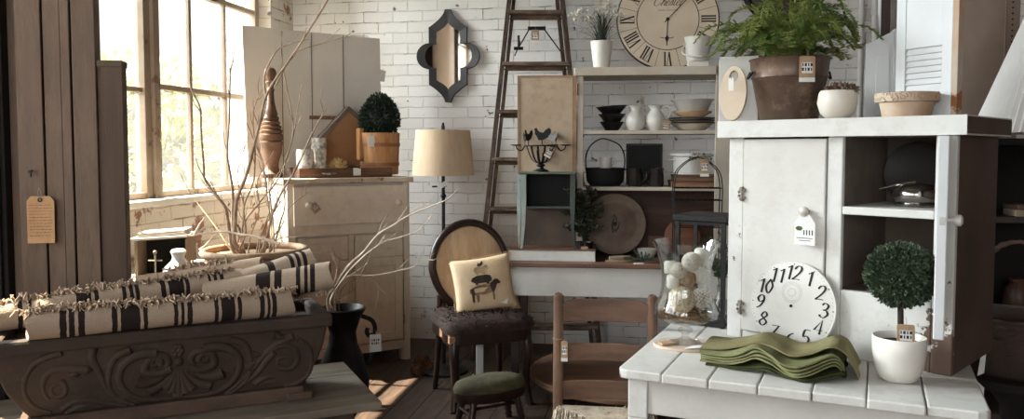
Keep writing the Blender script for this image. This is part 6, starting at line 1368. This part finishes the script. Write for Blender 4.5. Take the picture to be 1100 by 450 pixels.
prof = [(0, 0), (.05, 0), (.052, .003), (.03, .008), (.012, .018), (.011, .03), (.024, .038), (.024, .046), (.012, .054), (.02, .062), (.07, .072), (.103, .088), (.107, .1), (.098, .125), (.086, .155), (.08, .19), (.08, .23), (.086, .27), (.098, .31), (.113, .338),
  (.111, .338), (.095, .308), (.083, .27), (.077, .23), (.077, .19), (.083, .155), (.095, .125), (.104, .1), (.1, .091), (.068, .076), (0, .068)]
b = nb(); lathe(b, prof, 56); ob('glass_body', b, GLASS, vs_, sm=True)
VC = V((VB.x, VB.y, .7605))
b = nb()
for _ in range(420):
    a = random.uniform(0, 2*PI); r_ = .085*random.random()**.5; p = V((r_*math.cos(a), r_*math.sin(a), .082+random.random()*.022)); d = V((random.uniform(-1, 1), random.uniform(-1, 1), random.uniform(-.15, .25))).normalized()*.018; q1_ = p-d; q2_ = p+d
    if math.hypot(q1_.x, q1_.y) < .092 and math.hypot(q2_.x, q2_.y) < .092: tube(b, [q1_, p+V((0, 0, .003)), q2_], .0013, 4)
q = ob('wood_moss_filler', b, mat('brown_excelsior', (150, 116, 82), (108, 78, 54), 30, .9)); q.location = VC; tag(q, 'brown shredded moss in the bottom of the glass vase', 'filler'); q['kind'] = 'stuff'
VIN = mat('cream_vine', (216, 202, 176), (196, 178, 150), 12, .8); WV = mat('white_woven_vine', (222, 216, 204), (196, 184, 168), 20, .85); BRT = mat('tan_woven_vine', (196, 172, 142), (160, 132, 102), 20, .85)
def wball(x, y, z, r, m, lab, n=22, t=.0022, core=None, dots=0):
    o = thing('woven_ball', lab, 'decorative ball', VC+V((x, y, z)), 0, 'decorative balls in the glass vase'); b = nb()
    if dots:
        for k in range(dots):
            zz2 = 1-2*(k+.5)/dots; a = k*2.39996; rr2 = math.sqrt(1-zz2*zz2); ball(b, (r*rr2*math.cos(a)*.92, r*rr2*math.sin(a)*.92, r*zz2*.92), r*.16, 6)
        ob('beads', b, m, o, sm=True)
    else:
        for k in range(n):
            ax = V((random.gauss(0, 1), random.gauss(0, 1), random.gauss(0, 1))).normalized(); u_ = ax.orthogonal().normalized(); v_ = ax.cross(u_); off = random.uniform(-.35, .35)
            rr2 = r*math.sqrt(1-off*off)*random.uniform(.95, 1); tube(b, [ax*r*off+u_*rr2*math.cos(2*PI*j/20)+v_*rr2*math.sin(2*PI*j/20) for j in range(20)], t, 4, closed=True)
        ob('vine_strands', b, m, o, sm=True)
    b = nb(); ball(b, (0, 0, 0), r*.86, 14); ob('core', b, core or m, o, sm=True); return o
wball(-.02, -.03, .149, .043, VIN, 'largest cream vine ball low in the glass vase', 26, .003)
wball(.045, -.03, .155, .033, WV, 'white beaded ball low on the right of the vase', dots=110, core=BRT)
wball(.016, .03, .15, .036, BRT, 'tan vine ball at the back bottom of the vase')
wball(.0, -.01, .215, .03, BRT, 'tan loose vine ball in the middle of the vase', 24)
wball(-.03, -.03, .245, .026, WV, 'small cracked white ball on the left of the vase', 34, .0016, core=BRT)
wball(.008, -.045, .275, .031, WV, 'round white cracked ball near the vase rim', 40, .0018, core=BRT)
def cube_(x, y, z, s, lab, r=0):
    b = nb(); lathe(b, cap([(s*.8, -s), (s, -s*.8), (s, s*.8), (s*.8, s)]), 18); o = ob('white_votive_block', b, mat('chalky_white', (226, 222, 212), (212, 206, 194), 9, .9, bump=.3), sm=True); o.location = VC+V((x, y, z)); o.rotation_euler = (r, r*.5, 0); tag(o, lab, 'block', 'chalky blocks in the glass vase')
cube_(-.044, -.01, .205, .022, 'chalky white block at the left middle of the vase', .1); cube_(-.05, .01, .25, .021, 'chalky white block upper left in the vase', -.1)
cube_(.05, .0, .285, .026, 'chalky white block upper right in the vase', .25); cube_(.045, .01, .225, .025, 'chalky white block at the right middle of the vase', .2)
# lantern
Lp = AtY(761, 330, 2.97); Lp.z = .7505
o = thing('black_metal_lantern', 'black open metal lantern frame behind the glass vase', 'lantern', Lp, R(-35))
s, h = .088, .405; b = nb()
for x in (-s, s):
    for y in (-s, s): box(b, x-.007, x+.007, y-.007, y+.007, 0, h)
for z in (.004, h-.03):
    for a in (-s, s): box(b, -s, s, a-.005, a+.005, z, z+.012); box(b, a-.005, a+.005, -s, s, z, z+.012)
ob('frame', b, BLK, o)
b = nb(); box(b, -s-.015, s+.015, -s-.015, s+.015, h-.018, h+.004); ob('roof_plate', b, BLK, o, bev=.003)
b = nb(); box(b, -s, s, -s, s, .002, .006); ob('base_plate', b, BLK, o)
o = thing('glass_bottle_greenery', 'small clear bottle with leafy stems inside the lantern', 'bottle', Lp+V((.045, -.0, .0065)), 0)
b = nb(); lathe(b, [(0, 0), (.026, 0), (.028, .004), (.028, .07), (.014, .1), (.013, .13), (.016, .133), (.012, .133), (.011, .1), (.025, .068), (.025, .006), (0, .005)], 26); ob('bottle_glass', b, GLASS, o, sm=True)
b = nb()
for k in range(12):
    a = k*1.1; tip = V((.045*math.cos(a), .04*math.sin(a), .2+.16*(k % 4)/4)); P = smooth([V((0, 0, .02)), V((tip.x*.25, tip.y*.25, .17)), tip], 4); tube(b, P, .0012, 4)
    for p in P[4:]:
        for _ in range(5): leaf(b, p, V((random.uniform(-1, 1), random.uniform(-1, 1), random.uniform(-.5, .8))), .007, .02)
ob('leafy_stems', b, mat('deep_green_leaves', (62, 76, 48), (36, 46, 32), 18, .6), o, norm=False)
# arched wire plant stand on the desk
wl = onK(725, .12); wr = onK(776, .12); ww = (wr-wl).length; o = thing('arched_wire_stand', 'thin arched black wire stand with two tiers on the desk', 'stand', wl, KA)
ztp = AtY(750, 169, wl.y).z-.75; zsp = AtY(750, 197, wl.y).z-.75
b = nb()
for y in (0, .1):
    tube(b, smooth([(0, y, 0), (0, y, zsp*.6), (0, y, zsp), (ww*.12, y, zsp+(ztp-zsp)*.6), (ww*.5, y, ztp), (ww*.88, y, zsp+(ztp-zsp)*.6), (ww, y, zsp), (ww, y, zsp*.6), (ww, y, 0)], 6), .0035, 6)
for z in (AtY(750, 202, wl.y).z-.75, AtY(750, 215, wl.y).z-.75, .2):
    tube(b, [(0, 0, z), (ww, 0, z), (ww, .1, z), (0, .1, z)], .003, 5, closed=True)
    for k in range(1, 8): tube(b, [(ww*k/8, 0, z), (ww*k/8, .1, z)], .0015, 4)
ob('wire_frame', b, BLK, o)
b = nb()
for _ in range(40): leaf(b, V((ww*.55+random.uniform(-.06, .06), -.004, ztp+random.uniform(-.02, .02))), V((random.uniform(-1, 1), -.4, random.uniform(-.3, 1))), .006, .02)
ob('ribbon_sprig', b, mat('grey_green_sprig', (128, 128, 108), (90, 92, 76), 20, .8), o, norm=False)
price_tag(o, T(ww*.62, -.012, ztp-.01), .05, .1)
# ================================================================== LADDER-BACK CHAIR
cl0 = AtY(600, 318, 2.9); cr0 = AtY(701, 318, 2.86)
cw = (cr0-cl0).length; yaw = math.atan2((cr0-cl0).y, (cr0-cl0).x)
o = thing('ladder_back_chair', 'brown wooden ladder-back chair with tag at the white table', 'chair', (cl0.x, cl0.y, 0), yaw)
CHW = mat('worn_light_brown_wood', (116, 86, 66), (88, 63, 48), 6, .5, bump=.2, stretch=(4, 4, .7)); CHX = mat('worn_light_brown_slats', (112, 82, 63), (84, 60, 46), 6, .5, bump=.2, stretch=(.7, 4, 4))
ht = cl0.z
for x in (0, cw):
    b = nb(); P = smooth([V((x, 0, 0)), V((x, -.02, .25)), V((x, -.03, .45)), V((x, -.012, .68)), V((x, .0, ht-.02)), V((x, .002, ht))], 5); tube(b, P, [.019]*(len(P)-4)+[.021, .021, .018, .008], 10); ob('back_post', b, CHW, o, sm=True)
def slat(py0, py1, arch):
    z0 = AtY(650, py1, 2.88).z; z1 = AtY(650, py0, 2.88).z; b = nb(); N_ = 16; T1, T2 = [], []
    for i in range(N_+1):
        t = i/N_; x = .012+(cw-.024)*t; y = .022*math.sin(PI*t); e = 1-min(1, min(t, 1-t)/.13); zt_ = z1-arch*e**1.5
        T1.append([b.verts.new((x, y+dy-.005, z)) for dy, z in ((-.006, z0), (-.006, zt_), (.006, zt_), (.006, z0))])
    for a, c in zip(T1, T1[1:]):
        for k in range(4): b.faces.new((a[k], a[(k+1) % 4], c[(k+1) % 4], c[k]))
    b.faces.new(T1[0]); b.faces.new(T1[-1][::-1]); ob('back_slat', b, CHX, o, bev=.002)
slat(322, 346, .018); slat(370, 388, 0); slat(410, 430, 0)
b = nb(); 
sd0 = -.37
for k in range(30):
    t = k/30; i0 = t*.5
    x0_, x1_, y0_, y1_ = -.012+t*cw*.5, cw+.012-t*cw*.5, -.02-t*.175, sd0+t*.175
    zt_ = .445+.012*(t > .05)-.006*t
    tube(b, [(x0_, y0_, zt_+random.uniform(-.002, .002)), (x1_, y0_, zt_), (x1_+.0, y1_, zt_+random.uniform(-.002, .002)), (x0_, y1_, zt_)], .0065, 5, closed=True)
for _ in range(260):
    x_ = random.uniform(0, cw); y_ = random.uniform(sd0, -.02); p = V((x_, y_, .455)); d = V((random.uniform(-1, 1), random.uniform(-1, 1), random.uniform(.0, .6)))*.02; tube(b, [p, p+d], .002, 4)
ob('woven_seat', b, mat('pale_rush', (206, 194, 176), (170, 154, 134), 20, .9, bump=.4), o)
b = nb()
for p, q in (((0, -.03, .44), (cw, -.03, .44)), ((0, sd0+.02, .44), (cw, sd0+.02, .44)), ((0, -.03, .44), (0, sd0+.02, .44)), ((cw, -.03, .44), (cw, sd0+.02, .44))): tube(b, [p, q], .011, 8)
ob('seat_frame', b, CHW, o, sm=True)
for x in (0, cw):
    b = nb(); tube(b, [(x, sd0+.02, 0), (x, sd0+.02, .46)], (.015, .019), 10); ob('front_leg', b, CHW, o, sm=True)
for z in (.15, .3):
    for p, q in (((0, -.02, z), (cw, -.02, z)), ((0, sd0+.02, z), (cw, sd0+.02, z)), ((0, -.02, z+.03), (0, sd0+.02, z+.03)), ((cw, -.02, z+.03), (cw, sd0+.02, z+.03))):
        b = nb(); tube(b, [p, q], .008, 8); ob('stretcher', b, CHW, o, sm=True)
zt_ = AtY(600, 362, 2.9).z
b = nb(); tube(b, [(.021*math.cos(t), -.014+.021*math.sin(t), zt_) for t in [2*PI*k/14 for k in range(14)]], .0015, 5, closed=True); ob('tag_string', b, STRING, o)
price_tag(o, T(.024, -.042, zt_-.004), .024, .075, 'narrow kraft and white tag tied to the left post')
# ---- big low round wooden disc on the floor behind
P = AtY(672, 405, 4.52); P.z = 0
o = thing('low_round_table', 'large low round brown wooden tabletop near the floor behind the chair', 'table', P, 0)
b = nb(); lathe(b, cap([(.54, .09), (.555, .1), (.555, .12), (.545, .13)]), 56); ob('round_top', b, mat('warm_brown_tabletop', (120, 88, 66), (94, 67, 50), 4, .55, stretch=(.6, 3, 1)), o, bev=.002)
for k in range(4):
    b = nb(); a = k*PI/2+.4; lathe(b, cap([(.03, 0), (.04, .09)]), 14, T(.45*math.cos(a), .45*math.sin(a), 0)); ob('foot', b, DBROWN, o, sm=True)
# ================================================================== FAR RIGHT
P = AtY(1153, 161, 2.95); o = thing('pleated_floor_lamp', 'floor lamp with white pleated cone shade at the right edge', 'lamp', (P.x, P.y, 0), 0)
zb_, zt_ = 1.40+(161-143)/850*2.95, 1.4+(161+26)/850*2.95; N_ = 72
b = nb(); lo, hi = [], []
for k in range(N_*2):
    a = PI*k/N_; rp_ = 1+(.02 if k % 2 else -.02); lo.append(b.verts.new((.33*rp_*math.cos(a), .33*rp_*math.sin(a), zb_))); hi.append(b.verts.new((.11*rp_*math.cos(a), .11*rp_*math.sin(a), zt_)))
for k in range(N_*2): b.faces.new((lo[k], lo[(k+1) % (N_*2)], hi[(k+1) % (N_*2)], hi[k]))
ob('pleated_shade', b, mat('white_pleated_cloth', (216, 214, 210), (204, 200, 194), 4, .9), o)
b = nb(); tube(b, [(0, 0, 0), (0, 0, zt_)], .012, 10); lathe(b, cap([(.14, 0), (.14, .015), (.03, .04)]), 28); tube(b, [(-.11, 0, zt_-.01), (.11, 0, zt_-.01)], .003, 5); ob('pole', b, BLK, o, sm=True)
P = AtY(1022, 161, 3.5); o = thing('dark_open_shelving', 'dark wooden open shelving behind the right end of the cabinet', 'shelf unit', (P.x, P.y, 0), R(-12))
b = nb(); box(b, 0, .03, 0, .4, 0, 1.42); box(b, 1.5, 1.53, 0, .4, 0, 1.42); box(b, .03, 1.5, .385, .4, 0, 1.42); box(b, -.02, 1.55, -.02, .42, 1.42, 1.45); ob('shelf_case', b, DARKV, o, bev=.003)
for z in (.2, .62, 1.08): b = nb(); box(b, .03, 1.5, .0, .385, z, z+.025); ob('shelf', b, DBROWN, o, bev=.002)
so_ = o.location.copy(); sm_ = MX.Translation(so_) @ RZ(R(-12))
def inS(x, y, z): return sm_ @ V((x+.215, y, z))
for k, (x, h, c, lab) in enumerate(((.06, .03, (150, 132, 112), 'pale flat book lying in the dark shelving at the right edge'), (.07, .022, (96, 78, 64), 'brown flat book on top of the pale one at the right edge'))):
    b = nb(); box(b, 0, .2, 0, .14, .0, h); o = ob('flat_book', b, mat('book_cover_%d' % k, c, None, 8, .7), bev=.003); o.location = inS(x, .03, 1.106+(.031 if k else 0)); o.rotation_euler = (0, 0, R(-12)+.1*k); tag(o, lab, 'book')
for k, (x, lab) in enumerate(((.1, 'dark ceramic jar on the middle shelf at the right edge'), (.26, 'dark ceramic jar cut off by the right edge of the photo'))):
    b = nb(); lathe(b, [(0, 0), (.045, 0), (.062, .05), (.058, .12), (.035, .15), (.04, .17), (.03, .17), (0, .14)], 24); o = ob('dark_jar', b, mat('umber_glaze', (92, 62, 48), (56, 40, 33), 8, .4), sm=True); o.location = inS(x+.03, .16, .646); tag(o, lab, 'jar', 'dark jars in the shelving')
# basket with twisted handle
P = AtY(1097, 161, 2.75); o = thing('dark_wicker_basket', 'dark wicker basket with twisted handle at the lower right edge', 'basket', (P.x, P.y, .62), 0)
b = nb(); lathe(b, cap([(.13, 0), (.15, .02), (.17, .2)]), 30); ob('basket_body', b, DBROWN, o, sm=True); b = nb()
for k in range(11):
    for j in range(1): tube(b, [((.135+.0035*k+.006*(-1)**(i+k))*math.cos(2*PI*i/28), (.135+.0035*k+.006*(-1)**(i+k))*math.sin(2*PI*i/28), .02+k*.018) for i in range(28)], .008, 5, closed=True)
ob('weave', b, mat('dark_wicker', (92, 72, 60), (58, 45, 38), 14, .7), o, sm=True)
b = nb()
for ph_ in (0, PI):
    P_ = [];
    for i in range(80):
        t = i/79; a = PI*t; c = V((-.165*math.cos(a), 0, .2+.26*math.sin(a)**.8)); P_.append(c+V((.008*math.cos(ph_+t*45), .008*math.sin(ph_+t*45), 0)))
    tube(b, P_, .0065, 6)
ob('twisted_handle', b, mat('twisted_rope_wood', (120, 100, 84), (84, 66, 55), 14, .7), o, sm=True)
b = nb(); prism(b, [(0, 0), (.022, .01), (.03, .12), (.02, .2), (.004, .15), (.008, .06)], 0, .002, T(-.2, -.12, .02) @ RX(PI/2)); prism(b, [(0, 0), (.02, .01), (.022, .08), (.0, .1)], 0, .002, T(-.198, -.12, -.1) @ RX(PI/2)); ob('white_ribbon', b, PAPER, o)
b = nb(); prism(b, [(0, 0), (.07, .03), (.05, .14), (.01, .13)], 0, .003, T(-.03, -.2, -.02) @ RX(PI/2)); ob('grey_cloth', b, mat('grey_cloth', (104, 94, 86), None, 5, .9), o)
b = nb(); lathe(b, cap([(.19, 0), (.19, .03)]), 30); 
st = thing('dark_plant_table', 'dark round side table beneath the wicker basket', 'table', (P.x if False else o.location.x, o.location.y, 0), 0)
for v in b.verts: v.co.z += .589
ob('round_top', b, DARKV, st, bev=.003)
b = nb(); lathe(b, cap([(.14, 0), (.12, .02), (.03, .05), (.025, .3), (.04, .5), (.1, .588)]), 24); ob('pedestal', b, DARKV, st, sm=True)
